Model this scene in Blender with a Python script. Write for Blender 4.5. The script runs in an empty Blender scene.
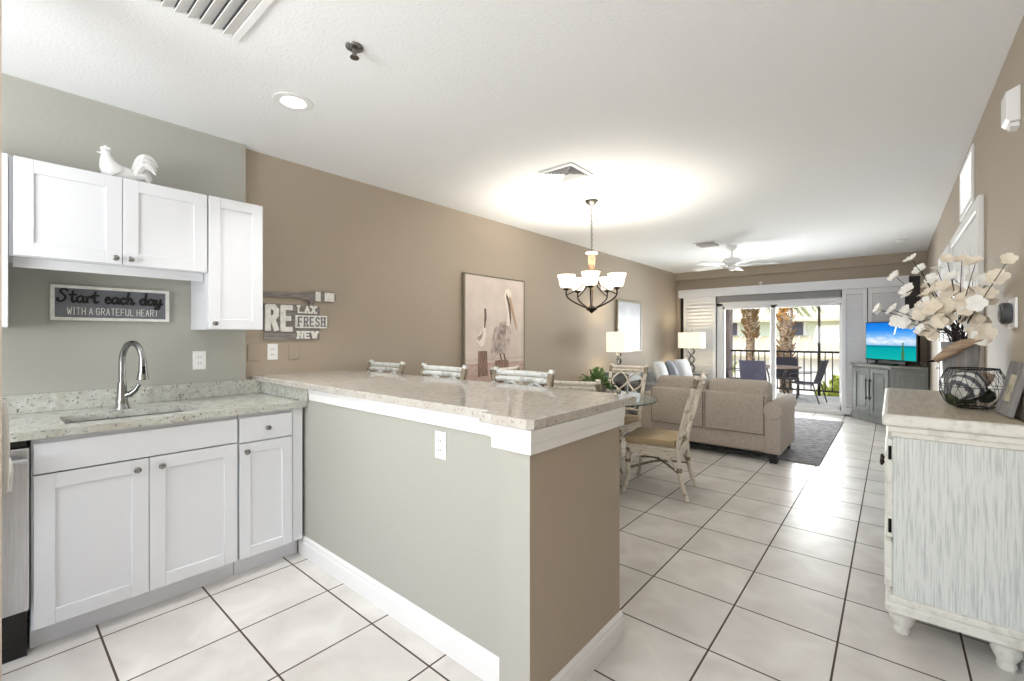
import bpy, bmesh, math, random
from mathutils import Vector, Matrix, Euler
random.seed(7)
PI = math.pi
S = bpy.context.scene
C = S.collection

# ---------------------------------------------------------------- camera
cam_d = bpy.data.cameras.new('camera')
cam = bpy.data.objects.new('camera', cam_d)
C.objects.link(cam)
cam.location = (0, 0, 1.31)
cam.rotation_euler = (PI / 2, 0, 0.7045)
cam_d.sensor_fit = 'HORIZONTAL'
cam_d.sensor_width = 36
cam_d.lens = 36 * 446.7 / 1024
cam_d.shift_y = -4.15 / 1024
cam_d.clip_start = 0.02
cam_d.clip_end = 200
S.camera = cam

# ---------------------------------------------------------------- world, sun, exposure
S.view_settings.view_transform = 'Standard'
S.view_settings.look = 'None'
S.view_settings.gamma = 1
S.view_settings.use_curve_mapping = False
S.view_settings.exposure = 0.80
world = bpy.data.worlds.new('sky')
S.world = world
world.use_nodes = True
wn = world.node_tree.nodes
wl = world.node_tree.links
bg = wn['Background']
sky = wn.new('ShaderNodeTexSky')
sky.sky_type = 'NISHITA'
sky.sun_disc = False
sky.sun_elevation = math.radians(52)
sky.sun_rotation = math.radians(200)
sky.air_density = 1.0
sky.dust_density = 2.5
wl.new(sky.outputs[0], bg.inputs[0])
bg.inputs[1].default_value = 0.25


def light(name, kind, loc, power, color=(1, 1, 1), rot=(0, 0, 0), size=0.3, size_y=None, spread=None):
    d = bpy.data.lights.new(name, kind)
    d.energy = power
    d.color = color
    if kind == 'AREA':
        d.size = size
        if size_y:
            d.shape = 'RECTANGLE'
            d.size_y = size_y
        if spread:
            d.spread = spread
    elif kind == 'SUN':
        d.angle = size
    else:
        d.shadow_soft_size = size
    o = bpy.data.objects.new(name, d)
    o.location = loc
    o.rotation_euler = rot
    C.objects.link(o)
    return o


sun = light('sun', 'SUN', (0, 0, 12), 2.0, (1, .96, .9), size=.01)
sun.rotation_euler = Vector((.45, -.5, -.75)).to_track_quat('-Z', 'Y').to_euler()
# added fill lamp behind the camera, tilted upwards; then the balcony door's daylight
light('rear_fill', 'AREA', (-1.3, -2.35, 1.4), 96, (.95, .985, 1.0), (PI / 2 + 1.1, 0, 0), 2.0, 1.5)
light('balcony_daylight', 'AREA', (-1.6, 9.45, 1.1), 92, (.97, .99, 1.0), (-PI / 2 - .2, 0, 0), 1.8, 1.8)
# added fill lamp high behind the camera, with no fixture built
light('rear_top_fill', 'AREA', (-1.5, -.9, 2.5), 8, (.95, .98, 1), (0, 0, 0), 1.2, .5)

# ---------------------------------------------------------------- materials


def lin(c):
    return tuple(((v / 255) / 12.92 if v / 255 <= .04045 else ((v / 255 + .055) / 1.055) ** 2.4) for v in c) + (1,)


MATS = {}


def mat(name, rgb, rough=.5, metal=0, spec=.5, noise=None, bump=None, emit=None, emit_s=0, scale=(1, 1, 1), detail=3, coat=0, subsurf=0):
    """noise = (scale, second rgb, low, high); bump = (scale, strength)"""
    m = bpy.data.materials.new(name)
    m.use_nodes = True
    n = m.node_tree.nodes
    l = m.node_tree.links
    b = n['Principled BSDF']
    b.inputs['Base Color'].default_value = lin(rgb)
    b.inputs['Roughness'].default_value = rough
    b.inputs['Metallic'].default_value = metal
    b.inputs['Specular IOR Level'].default_value = spec
    if coat:
        b.inputs['Coat Weight'].default_value = coat
        b.inputs['Coat Roughness'].default_value = .05
    tc = n.new('ShaderNodeTexCoord')
    mp = n.new('ShaderNodeMapping')
    mp.inputs['Scale'].default_value = scale
    l.new(tc.outputs['Object'], mp.inputs[0])
    if noise:
        t = n.new('ShaderNodeTexNoise')
        t.inputs['Scale'].default_value = noise[0]
        t.inputs['Detail'].default_value = detail
        l.new(mp.outputs[0], t.inputs['Vector'])
        r = n.new('ShaderNodeValToRGB')
        r.color_ramp.elements[0].position = noise[2]
        r.color_ramp.elements[1].position = noise[3]
        r.color_ramp.elements[0].color = lin(noise[1])
        r.color_ramp.elements[1].color = lin(rgb)
        l.new(t.outputs[0], r.inputs[0])
        l.new(r.outputs[0], b.inputs['Base Color'])
    if bump:
        t2 = n.new('ShaderNodeTexNoise')
        t2.inputs['Scale'].default_value = bump[0]
        t2.inputs['Detail'].default_value = 4
        l.new(mp.outputs[0], t2.inputs['Vector'])
        bp = n.new('ShaderNodeBump')
        bp.inputs['Strength'].default_value = bump[1]
        bp.inputs['Distance'].default_value = .01
        l.new(t2.outputs[0], bp.inputs['Height'])
        l.new(bp.outputs[0], b.inputs['Normal'])
    if emit:
        b.inputs['Emission Color'].default_value = lin(emit)
        b.inputs['Emission Strength'].default_value = emit_s
    MATS[name] = m
    return m


paint = mat('taupe_paint', (178, 165, 149), .62, bump=(55, .12), spec=.35)
grey_wall_m = mat('grey_wall', (177, 176, 168), .62, bump=(55, .12), spec=.35)
ceil_m = mat('ceiling_paint', (244, 245, 246), .9, bump=(70, .25), spec=.2)
white_trim = mat('white_trim', (240, 240, 240), .4)
cab_white = mat('cabinet_white', (230, 232, 237), .35)
steel = mat('brushed_steel', (200, 202, 206), .3, metal=1, noise=(6, (182, 184, 189), .3, .7), scale=(40, 40, 1))
nickel = mat('brushed_nickel', (150, 150, 150), .25, metal=1)
black_plastic = mat('black_plastic', (14, 14, 15), .35)
plate_white = mat('plate_white', (245, 245, 245), .35)
slot_dark = mat('slot_dark', (60, 60, 62), .5)
plate_taupe = mat('plate_taupe', (164, 148, 128), .5)
towel_m = mat('towel_cotton', (236, 234, 228), .95, bump=(300, .5))
ceramic = mat('white_ceramic', (240, 240, 240), .25, coat=.3)
sign_grey = mat('sign_grey', (122, 124, 132), .7, noise=(14, (108, 110, 118), .35, .65))
sign_white = mat('sign_whitewash', (242, 242, 238), .7, noise=(30, (224, 222, 215), .3, .6))
ink_black = mat('ink_black', (18, 18, 20), .6)
plank_grey = mat('plank_grey', (150, 145, 142), .75, noise=(9, (120, 114, 110), .35, .65), scale=(1, 1, 9))
plank_edge = mat('plank_edge', (92, 76, 64), .8)
rattan = mat('whitewashed_rattan', (230, 222, 210), .5, noise=(30, (180, 163, 143), .26, .46))
rattan_blue = mat('whitewashed_rattan_stool', (232, 233, 230), .5, noise=(20, (186, 186, 180), .3, .52))
binding = mat('rattan_binding', (165, 152, 132), .6, noise=(60, (110, 98, 82), .35, .6))
seat_tan = mat('seat_fabric', (190, 170, 138), .9, noise=(180, (170, 150, 120), .35, .65), bump=(250, .3))
sofa_m = mat('sofa_tweed', (198, 188, 178), .92, noise=(150, (162, 151, 141), .32, .66), bump=(300, .35))
sofa_seam = mat('sofa_piping', (118, 103, 90), .9)
espresso = mat('espresso_wood', (22, 19, 18), .4)
rug_m = mat('woven_rug', (176, 174, 176), .95, noise=(10, (92, 93, 100), .42, .56), scale=(1.2, 9, 1), bump=(200, .6), detail=6)
bronze = mat('oiled_bronze', (58, 47, 40), .4, metal=.8)
chain_m = mat('chain_nickel', (120, 116, 110), .35, metal=.9)
alab = mat('alabaster_glass', (255, 246, 228), .4, emit=(255, 240, 212), emit_s=1.0)
bulb_m = mat('lamp_lens', (255, 255, 250), .4, emit=(255, 252, 244), emit_s=4)
rope_wood = mat('column_wood', (150, 118, 92), .5, noise=(40, (110, 82, 62), .3, .6))
linen = mat('linen_shade', (248, 244, 230), .9, emit=(255, 243, 215), emit_s=.4)
lamp_metal = mat('lamp_metal', (105, 108, 114), .3, metal=.8)
grey_cab = mat('grey_stain', (146, 150, 149), .5, noise=(12, (124, 128, 127), .3, .7), scale=(1, 1, .15))
grey_top = mat('grey_stain_top', (134, 134, 130), .45)
hardware = mat('black_hardware', (24, 22, 22), .4, metal=.6)
distress = mat('distressed_white', (226, 230, 228), .6, noise=(14, (196, 202, 201), .34, .54), scale=(14, 14, .6), detail=10, bump=(30, .15))
distress_trim = mat('distressed_trim', (232, 231, 224), .5, noise=(26, (208, 206, 197), .28, .5), detail=5)
console_top_m = mat('console_top_wood', (196, 186, 168), .4, noise=(10, (176, 164, 145), .35, .65), scale=(6, .6, 1))
vase_m = mat('grey_ribbed_glaze', (162, 160, 160), .35, noise=(10, (128, 127, 128), .3, .7), scale=(4, 4, .4))
petal_m = mat('silk_petal', (246, 238, 224), .8, noise=(24, (236, 219, 194), .3, .6))
petal_white = mat('silk_petal_white', (250, 249, 244), .8)
stem_m = mat('dark_stem', (52, 42, 42), .7)
wire_m = mat('black_wire', (38, 38, 40), .5, metal=.5)
moss_m = mat('moss', (74, 82, 52), .95, noise=(45, (34, 40, 26), .35, .6), bump=(90, 1))
moss_dark = mat('moss_dark', (44, 50, 36), .95, noise=(50, (16, 18, 14), .35, .6), bump=(90, 1))
shell_m = mat('shell_grey', (200, 200, 198), .45, noise=(7, (96, 98, 104), .42, .56), scale=(1, 1, 1))
shell_tan = mat('shell_tan', (200, 180, 164), .5, noise=(14, (150, 128, 114), .35, .65))
drift = mat('driftwood', (176, 152, 128), .7, noise=(16, (136, 112, 92), .3, .6), scale=(1, 1, 4))
frame_grey = mat('frame_greywash', (138, 136, 136), .7, noise=(30, (112, 110, 110), .3, .6), scale=(1, 1, .3))
photo_m = mat('photo_print', (206, 198, 176), .5, noise=(38, (128, 118, 100), .36, .5))
leaf_m = mat('plant_leaf', (134, 166, 100), .6, noise=(12, (84, 120, 62), .3, .7))
pot_m = mat('pot_taupe', (150, 138, 126), .6)
canvas_m = mat('canvas_cream', (226, 213, 203), .75, noise=(4, (208, 194, 186), .3, .7), detail=6)
pic_frame = mat('champagne_frame', (142, 134, 120), .4, metal=.4)
pelican_w = mat('pelican_white', (212, 198, 190), .8, noise=(16, (168, 152, 144), .38, .62), detail=6)
pelican_pale = mat('pelican_pale', (240, 230, 220), .8)
pelican_d = mat('pelican_dark', (124, 104, 94), .8, noise=(30, (84, 70, 64), .35, .6))
pelican_g = mat('pelican_grey', (190, 174, 166), .8, noise=(18, (138, 122, 116), .38, .60), detail=6)
bill_m = mat('pelican_bill', (190, 160, 132), .8)
post_paint = mat('painted_post', (160, 132, 116), .8, noise=(30, (112, 86, 76), .35, .6), scale=(3, 3, .6))
water_paint = mat('painted_water', (206, 184, 174), .8, noise=(9, (190, 158, 148), .36, .6), scale=(1, 1, 5), detail=6)
art_grey = mat('art_print_grey', (196, 198, 204), .38, noise=(3.5, (172, 175, 184), .3, .7))
glare_white = mat('glare_white', (248, 248, 250), .2)
bezel = mat('tv_bezel', (12, 12, 13), .3)
shutter_m = mat('shutter_white', (234, 235, 240), .45)
shade_grey = mat('roller_shade', (150, 149, 150), .85)
vinyl = mat('white_vinyl', (238, 238, 240), .4)
gap_shade_m = mat('gap_shade', (28, 26, 25), .5)
rail_m = mat('rail_bronze', (46, 41, 38), .5, metal=.3)
lanai_floor = mat('lanai_concrete', (240, 237, 230), .7, noise=(7, (206, 202, 194), .3, .7))
lanai_col = mat('lanai_stucco', (168, 152, 148), .9, bump=(60, .3))
sling = mat('sling_navy', (58, 56, 74), .8)
patio_top = mat('patio_table_top', (158, 132, 116), .5)
patio_frame = mat('patio_frame', (92, 86, 88), .5, metal=.4)
trunk_m = mat('palm_trunk', (214, 188, 156), .95, noise=(14, (112, 86, 68), .35, .6), bump=(40, 1), scale=(1, 1, 2.4))
boot_m = mat('palm_boot', (186, 150, 96), .9, noise=(12, (124, 92, 60), .3, .7))
frond_m = mat('palm_frond', (164, 172, 104), .7)
orange_m = mat('palm_fruit', (236, 170, 66), .6)
bush_m = mat('bush_leaf', (206, 208, 92), .8, noise=(8, (150, 160, 60), .3, .7))
bld_wall = mat('pale_green_stucco', (214, 222, 204), .9)
bld_trim = mat('building_trim', (238, 236, 230), .8)
bld_roof = mat('cream_metal_roof', (216, 206, 178), .7)
bld_shut = mat('grey_shutter', (86, 84, 98), .7)
ground_m = mat('paving', (224, 214, 200), .9, noise=(.6, (196, 186, 166), .35, .65))
pillow_w = mat('pillow_white', (226, 228, 230), .9)
pillow_s = mat('pillow_slate', (136, 142, 150), .9)
couch_m = mat('grey_upholstery', (150, 148, 146), .9, bump=(200, .3))
shadow_dark = mat('duct_shade', (112, 112, 114), .9)  # flat grey standing in for the shade behind vent louvers


def granite(name, rgb, tint, dark, rough=.12):
    m = mat(name, rgb, rough, spec=.5)
    n = m.node_tree.nodes
    l = m.node_tree.links
    b = n['Principled BSDF']
    tc = n.new('ShaderNodeTexCoord')
    a = n.new('ShaderNodeTexNoise'); a.inputs['Scale'].default_value = 22; a.inputs['Detail'].default_value = 8
    a.inputs['Roughness'].default_value = .7
    c = n.new('ShaderNodeTexNoise'); c.inputs['Scale'].default_value = 75; c.inputs['Detail'].default_value = 3
    e = n.new('ShaderNodeTexNoise'); e.inputs['Scale'].default_value = 5; e.inputs['Detail'].default_value = 4
    for t in (a, c, e):
        l.new(tc.outputs['Object'], t.inputs['Vector'])
    r1 = n.new('ShaderNodeValToRGB')
    els = r1.color_ramp.elements
    els[0].position = .34; els[0].color = lin(tint)
    els[1].position = .62; els[1].color = lin(rgb)
    l.new(a.outputs[0], r1.inputs[0])
    r2 = n.new('ShaderNodeValToRGB')
    els = r2.color_ramp.elements
    els[0].position = .33; els[0].color = (1, 1, 1, 1)
    els[1].position = .41; els[1].color = (0, 0, 0, 1)
    l.new(c.outputs[0], r2.inputs[0])
    mx = n.new('ShaderNodeMixRGB')
    mx.inputs[2].default_value = lin(dark)
    l.new(r2.outputs[0], mx.inputs[0]); l.new(r1.outputs[0], mx.inputs[1])
    r3 = n.new('ShaderNodeValToRGB')
    els = r3.color_ramp.elements
    els[0].position = .4; els[0].color = (0, 0, 0, 1)
    els[1].position = .75; els[1].color = (.55, .55, .55, 1)
    l.new(e.outputs[0], r3.inputs[0])
    mx2 = n.new('ShaderNodeMixRGB')
    mx2.inputs[2].default_value = lin(tint)
    l.new(r3.outputs[0], mx2.inputs[0]); l.new(mx.outputs[0], mx2.inputs[1])
    l.new(mx2.outputs[0], b.inputs['Base Color'])
    return m


granite_m = granite('speckled_granite', (206, 209, 204), (178, 176, 164), (112, 110, 108))
bar_granite = granite('beige_granite', (205, 203, 198), (186, 178, 168), (140, 132, 124), .08)

# floor tiles: 0.407 m grid, dark grout
T = .4073
tile_m = mat('floor_tile', (214, 205, 196), .3, spec=.4)
_n = tile_m.node_tree.nodes; _l = tile_m.node_tree.links; _b = _n['Principled BSDF']
_tc = _n.new('ShaderNodeTexCoord'); _mp = _n.new('ShaderNodeMapping')
_mp.inputs['Location'].default_value = (.584 + 20 * T, -1.953 + 20 * T, 0)
_l.new(_tc.outputs['Object'], _mp.inputs[0])
_bt = _n.new('ShaderNodeTexBrick')
_bt.offset = 0; _bt.squash = 1
_bt.inputs['Scale'].default_value = 1
_bt.inputs['Mortar Size'].default_value = .0042
_bt.inputs['Mortar Smooth'].default_value = .15
_bt.inputs['Bias'].default_value = 0
_bt.inputs['Brick Width'].default_value = T
_bt.inputs['Row Height'].default_value = T
_bt.inputs['Color1'].default_value = (.94, .94, .94, 1); _bt.inputs['Color2'].default_value = (1.04, 1.04, 1.04, 1)
_bt.inputs['Mortar'].default_value = (1, 1, 1, 1)
_l.new(_mp.outputs[0], _bt.inputs['Vector'])
_nz = _n.new('ShaderNodeTexNoise'); _nz.inputs['Scale'].default_value = 4.5; _nz.inputs['Detail'].default_value = 8; _nz.inputs['Distortion'].default_value = .6
_l.new(_tc.outputs['Object'], _nz.inputs['Vector'])
_rp = _n.new('ShaderNodeValToRGB')
_rp.color_ramp.elements[0].position = .3; _rp.color_ramp.elements[0].color = lin((205, 200, 195))
_rp.color_ramp.elements[1].position = .7; _rp.color_ramp.elements[1].color = lin((227, 224, 220))
_l.new(_nz.outputs[0], _rp.inputs[0])
_ml = _n.new('ShaderNodeMixRGB'); _ml.blend_type = 'MULTIPLY'; _ml.inputs[0].default_value = 1
_l.new(_rp.outputs[0], _ml.inputs[1]); _l.new(_bt.outputs['Color'], _ml.inputs[2])
_mg = _n.new('ShaderNodeMixRGB'); _mg.inputs[2].default_value = lin((78, 66, 58))
_l.new(_bt.outputs['Fac'], _mg.inputs[0]); _l.new(_ml.outputs[0], _mg.inputs[1])
_l.new(_mg.outputs[0], _b.inputs['Base Color'])
_mr = _n.new('ShaderNodeMapRange'); _mr.inputs[3].default_value = .3; _mr.inputs[4].default_value = .9
_l.new(_bt.outputs['Fac'], _mr.inputs[0]); _l.new(_mr.outputs[0], _b.inputs['Roughness'])
_nb = _n.new('ShaderNodeTexNoise'); _nb.inputs['Scale'].default_value = 13; _nb.inputs['Detail'].default_value = 5; _nb.inputs['Distortion'].default_value = .8
_l.new(_tc.outputs['Object'], _nb.inputs['Vector'])
_sb = _n.new('ShaderNodeMath'); _sb.operation = 'SUBTRACT'
_l.new(_nb.outputs[0], _sb.inputs[0]); _l.new(_bt.outputs['Fac'], _sb.inputs[1])
_bp = _n.new('ShaderNodeBump'); _bp.inputs['Strength'].default_value = .22; _bp.inputs['Distance'].default_value = .006
_l.new(_sb.outputs[0], _bp.inputs['Height']); _l.new(_bp.outputs[0], _b.inputs['Normal'])


def glass_mat(name, tint, refl):
    m = bpy.data.materials.new(name)
    m.use_nodes = True
    n = m.node_tree.nodes; l = m.node_tree.links
    n.clear()
    out = n.new('ShaderNodeOutputMaterial')
    tr = n.new('ShaderNodeBsdfTransparent'); tr.inputs[0].default_value = tint
    gl = n.new('ShaderNodeBsdfGlossy'); gl.inputs['Roughness'].default_value = .02
    fr = n.new('ShaderNodeFresnel'); fr.inputs[0].default_value = refl
    mx = n.new('ShaderNodeMixShader')
    l.new(fr.outputs[0], mx.inputs[0]); l.new(tr.outputs[0], mx.inputs[1]); l.new(gl.outputs[0], mx.inputs[2])
    l.new(mx.outputs[0], out.inputs[0])
    return m


pane_m = glass_mat('door_glass', (.98, .99, .98, 1), 1.3)
table_glass = glass_mat('table_glass', (.86, .93, .9, 1), 1.5)
glass_edge = mat('glass_edge_green', (30, 62, 54), .1)

# TV picture: sky, clouds, turquoise sea (a flat screen that gives off light)
tv_m = bpy.data.materials.new('tv_picture')
tv_m.use_nodes = True
_n = tv_m.node_tree.nodes; _l = tv_m.node_tree.links
_n.clear()
_o = _n.new('ShaderNodeOutputMaterial'); _e = _n.new('ShaderNodeEmission'); _e.inputs[1].default_value = .62
_l.new(_e.outputs[0], _o.inputs[0])
_tc = _n.new('ShaderNodeTexCoord'); _sp = _n.new('ShaderNodeSeparateXYZ')
_l.new(_tc.outputs['Generated'], _sp.inputs[0])
_r = _n.new('ShaderNodeValToRGB'); _c = _r.color_ramp
_c.elements[0].position = 0; _c.elements[0].color = lin((20, 178, 172))
_c.elements[1].position = 1; _c.elements[1].color = lin((20, 120, 222))
for p_, c_ in ((.3, (8, 164, 168)), (.37, (6, 120, 150)), (.385, (150, 200, 235)), (.5, (205, 225, 245)), (.62, (120, 185, 245)), (.8, (40, 140, 235))):
    e_ = _c.elements.new(p_); e_.color = lin(c_)
_l.new(_sp.outputs[2], _r.inputs[0])
_cm = _n.new('ShaderNodeMapping'); _cm.inputs['Scale'].default_value = (5, 1, 9)
_cn = _n.new('ShaderNodeTexNoise'); _cn.inputs['Scale'].default_value = 1.6; _cn.inputs['Detail'].default_value = 6
_l.new(_tc.outputs['Generated'], _cm.inputs[0]); _l.new(_cm.outputs[0], _cn.inputs['Vector'])
_cr = _n.new('ShaderNodeValToRGB')
_cr.color_ramp.elements[0].position = .46; _cr.color_ramp.elements[0].color = (0, 0, 0, 1)
_cr.color_ramp.elements[1].position = .62; _cr.color_ramp.elements[1].color = (.85, .85, .85, 1)
_l.new(_cn.outputs[0], _cr.inputs[0])
_cb = _n.new('ShaderNodeValToRGB'); _cc = _cb.color_ramp
_cc.elements[0].position = .38; _cc.elements[0].color = (0, 0, 0, 1)
_cc.elements[1].position = .70; _cc.elements[1].color = (0, 0, 0, 1)
e_ = _cc.elements.new(.46); e_.color = (1, 1, 1, 1)
_l.new(_sp.outputs[2], _cb.inputs[0])
_cf = _n.new('ShaderNodeMath'); _cf.operation = 'MULTIPLY'
_l.new(_cr.outputs[0], _cf.inputs[0]); _l.new(_cb.outputs[0], _cf.inputs[1])
_cx = _n.new('ShaderNodeMixRGB'); _cx.inputs[2].default_value = (.9, .93, 1, 1)
_l.new(_cf.outputs[0], _cx.inputs[0]); _l.new(_r.outputs[0], _cx.inputs[1]); _l.new(_cx.outputs[0], _e.inputs[0])
tv_palm = mat('tv_green_figure', (40, 96, 50), .4, emit=(40, 96, 50), emit_s=.5)
tv_white = mat('tv_white_figure', (235, 245, 255), .4, emit=(235, 245, 255), emit_s=.55)

# ---------------------------------------------------------------- mesh helpers
WM = {}          # world matrices of the empties made below


class MB:
    def __init__(self):
        self.bm = bmesh.new()

    def _xf(self, vs, m):
        if m is not None:
            bmesh.ops.transform(self.bm, matrix=m, verts=vs)

    def box(self, x0, x1, y0, y1, z0, z1, bev=0, m=None, seg=1):
        r = bmesh.ops.create_cube(self.bm, size=1)
        vs = r['verts']
        for v in vs:
            v.co = Vector(((x0 + x1) / 2 + v.co.x * (x1 - x0), (y0 + y1) / 2 + v.co.y * (y1 - y0), (z0 + z1) / 2 + v.co.z * (z1 - z0)))
        if bev:
            es = list({e for v in vs for e in v.link_edges})
            r2 = bmesh.ops.bevel(self.bm, geom=es, offset=bev, segments=seg, affect='EDGES', profile=.5)
            vs = list({v for f in r2['faces'] for v in f.verts} | {v for v in vs if v.is_valid})
        self._xf(vs, m)
        return self

    def prism(self, pts, h0, h1, axis='z', bev=0):
        """extrude a 2-D outline along an axis: 'z' pts=(x,y); 'y' pts=(x,z); 'x' pts=(y,z)"""
        def P3(p, h):
            return {'z': (p[0], p[1], h), 'y': (p[0], h, p[1]), 'x': (h, p[0], p[1])}[axis]
        a = [self.bm.verts.new(P3(p, h0)) for p in pts]
        b = [self.bm.verts.new(P3(p, h1)) for p in pts]
        fs = [self.bm.faces.new(a), self.bm.faces.new(b)]
        k = len(pts)
        for i in range(k):
            fs.append(self.bm.faces.new((a[i], a[(i + 1) % k], b[(i + 1) % k], b[i])))
        bmesh.ops.recalc_face_normals(self.bm, faces=fs)
        if bev:
            es = list({e for f in fs[:2] for e in f.edges})
            bmesh.ops.bevel(self.bm, geom=es, offset=bev, segments=2, affect='EDGES', profile=.5)
        return self

    def tube(self, pts, rad, n=8, closed=False, caps=True):
        pts = [Vector(p) for p in pts]
        k = len(pts)
        rs = rad if isinstance(rad, (list, tuple)) else [rad] * k
        rings = []
        up = None
        for i, p in enumerate(pts):
            if closed:
                d = pts[(i + 1) % k] - pts[i - 1]
            else:
                d = pts[min(i + 1, k - 1)] - pts[max(i - 1, 0)]
            if d.length < 1e-9:
                d = Vector((0, 0, 1))
            d.normalize()
            if up is None:
                up = Vector((0, 0, 1)) if abs(d.z) < .9 else Vector((1, 0, 0))
            a = d.cross(up)
            if a.length < 1e-6:
                a = d.orthogonal()
            a.normalize()
            up = a.cross(d)
            b = up
            rings.append([self.bm.verts.new(p + (a * math.cos(2 * PI * j / n) + b * math.sin(2 * PI * j / n)) * rs[i]) for j in range(n)])
        fs = []
        for i in range(k if closed else k - 1):
            r0, r1 = rings[i], rings[(i + 1) % k]
            for j in range(n):
                fs.append(self.bm.faces.new((r0[j], r0[(j + 1) % n], r1[(j + 1) % n], r1[j])))
        if caps and not closed:
            fs.append(self.bm.faces.new(rings[0][::-1]))
            fs.append(self.bm.faces.new(rings[-1]))
        bmesh.ops.recalc_face_normals(self.bm, faces=fs)
        return self

    def lathe(self, prof, c=(0, 0, 0), n=20, rfun=None, m=None):
        rings = []
        vs = []
        for r, z in prof:
            ring = []
            for j in range(n):
                t = 2 * PI * j / n
                q = max(r, 1e-4) * (rfun(t) if rfun else 1)
                ring.append(self.bm.verts.new((c[0] + q * math.cos(t), c[1] + q * math.sin(t), c[2] + z)))
            rings.append(ring)
            vs += ring
        fs = []
        for a, b in zip(rings, rings[1:]):
            for j in range(n):
                fs.append(self.bm.faces.new((a[j], a[(j + 1) % n], b[(j + 1) % n], b[j])))
        fs.append(self.bm.faces.new(rings[0][::-1]))
        fs.append(self.bm.faces.new(rings[-1]))
        bmesh.ops.recalc_face_normals(self.bm, faces=fs)
        self._xf(vs, m)
        return self

    def ball(self, c, r, sub=2, m=None, squash=(1, 1, 1)):
        rr = bmesh.ops.create_icosphere(self.bm, subdivisions=sub, radius=1)
        for v in rr['verts']:
            v.co = Vector((v.co.x * r * squash[0], v.co.y * r * squash[1], v.co.z * r * squash[2]))
        if m is not None:
            bmesh.ops.transform(self.bm, matrix=m, verts=rr['verts'])
        for v in rr['verts']:
            v.co += Vector(c)
        return self

    def bars(self, segs, w, plane, t):
        """flat lettering bars: segs of ((s0,t0),(s1,t1)) laid on plane(s, t, depth)"""
        for ii, (a, b) in enumerate(segs):
            t_ = t + ii * 2e-5
            d = Vector((b[0] - a[0], b[1] - a[1]))
            L = d.length
            if L < 1e-6:
                continue
            d /= L
            nn = Vector((-d.y, d.x)) * w / 2
            e = d * w * .35
            cs = [(a[0] - e.x + nn.x, a[1] - e.y + nn.y), (b[0] + e.x + nn.x, b[1] + e.y + nn.y),
                  (b[0] + e.x - nn.x, b[1] + e.y - nn.y), (a[0] - e.x - nn.x, a[1] - e.y - nn.y)]
            f = [self.bm.verts.new(plane(p[0], p[1], 0)) for p in cs]
            g = [self.bm.verts.new(plane(p[0], p[1], t_)) for p in cs]
            fs = [self.bm.faces.new(f), self.bm.faces.new(g)]
            for i in range(4):
                fs.append(self.bm.faces.new((f[i], f[(i + 1) % 4], g[(i + 1) % 4], g[i])))
            bmesh.ops.recalc_face_normals(self.bm, faces=fs)
        return self

    def build(self, name, material, parent=None, smooth=False, sub=0):
        bm = self.bm
        org = Vector((0, 0, 0))
        if parent is not None:
            mi = WM.get(parent.name)
            if mi is not None:
                bmesh.ops.transform(bm, matrix=mi.inverted(), verts=bm.verts)
        else:
            xs = [v.co for v in bm.verts]
            lo = Vector((min(v.x for v in xs), min(v.y for v in xs), min(v.z for v in xs)))
            hi = Vector((max(v.x for v in xs), max(v.y for v in xs), max(v.z for v in xs)))
            org = Vector(((lo.x + hi.x) / 2, (lo.y + hi.y) / 2, lo.z))
            if name.startswith(('floor',)):
                org = Vector((0, 0, 0))
            bmesh.ops.translate(bm, vec=-org, verts=bm.verts)
        me = bpy.data.meshes.new(name)
        bm.to_mesh(me)
        bm.free()
        me.materials.append(material)
        if smooth:
            for p in me.polygons:
                p.use_smooth = True
            try:
                me.set_sharp_from_angle(angle=math.radians(40))
            except Exception:
                pass
        o = bpy.data.objects.new(name, me)
        C.objects.link(o)
        o.location = org
        if parent is not None:
            o.parent = parent
            if parent.name in WM:
                WM[o.name] = WM[parent.name].copy()
        else:
            WM[o.name] = Matrix.Translation(org)
        if sub:
            md = o.modifiers.new('smooth', 'SUBSURF')
            md.levels = sub
            md.render_levels = sub
        return o


def thing(name, label, cat, loc=(0, 0, 0), rz=0, group=None):
    o = bpy.data.objects.new(name, None)
    o.empty_display_size = .1
    C.objects.link(o)
    o.location = loc
    o.rotation_euler = (0, 0, rz)
    o['label'] = label
    o['category'] = cat
    if group:
        o['group'] = group
    WM[o.name] = Matrix.Translation(loc) @ Matrix.Rotation(rz, 4, 'Z')
    return o


def tag(o, label, cat, group=None):
    o['label'] = label
    o['category'] = cat
    if group:
        o['group'] = group
    return o


def struct(name, mb, m, parent=None, smooth=False):
    o = mb.build(name, m, parent, smooth)
    if parent is None:
        o['kind'] = 'structure'
    return o


def kids(o):
    return [c for c in bpy.data.objects if c.parent == o]


def dup(o, loc=None, rz=None, label=None, parent=None):
    c = o.copy()
    C.objects.link(c)
    if parent is not None:
        c.parent = parent
    if loc is not None:
        c.location = loc
    if rz is not None:
        c.rotation_euler = (0, 0, rz)
    if label:
        c['label'] = label
    for k in kids(o):
        dup(k, parent=c)
    return c


def arc(c, r, a0, a1, n, f):
    return [f(c[0] + r * math.cos(a0 + (a1 - a0) * i / n), c[1] + r * math.sin(a0 + (a1 - a0) * i / n)) for i in range(n + 1)]


def spline(pts, n=6):
    """Catmull-Rom through 3-D points"""
    P = [Vector(p) for p in pts]
    P = [P[0] * 2 - P[1]] + P + [P[-1] * 2 - P[-2]]
    out = []
    for i in range(1, len(P) - 2):
        for k in range(n):
            t = k / n
            out.append(.5 * (2 * P[i] + (P[i + 1] - P[i - 1]) * t + (2 * P[i - 1] - 5 * P[i] + 4 * P[i + 1] - P[i + 2]) * t * t + (3 * P[i] - P[i - 1] - 3 * P[i + 1] + P[i + 2]) * t ** 3))
    out.append(P[-2])
    return out


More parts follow.
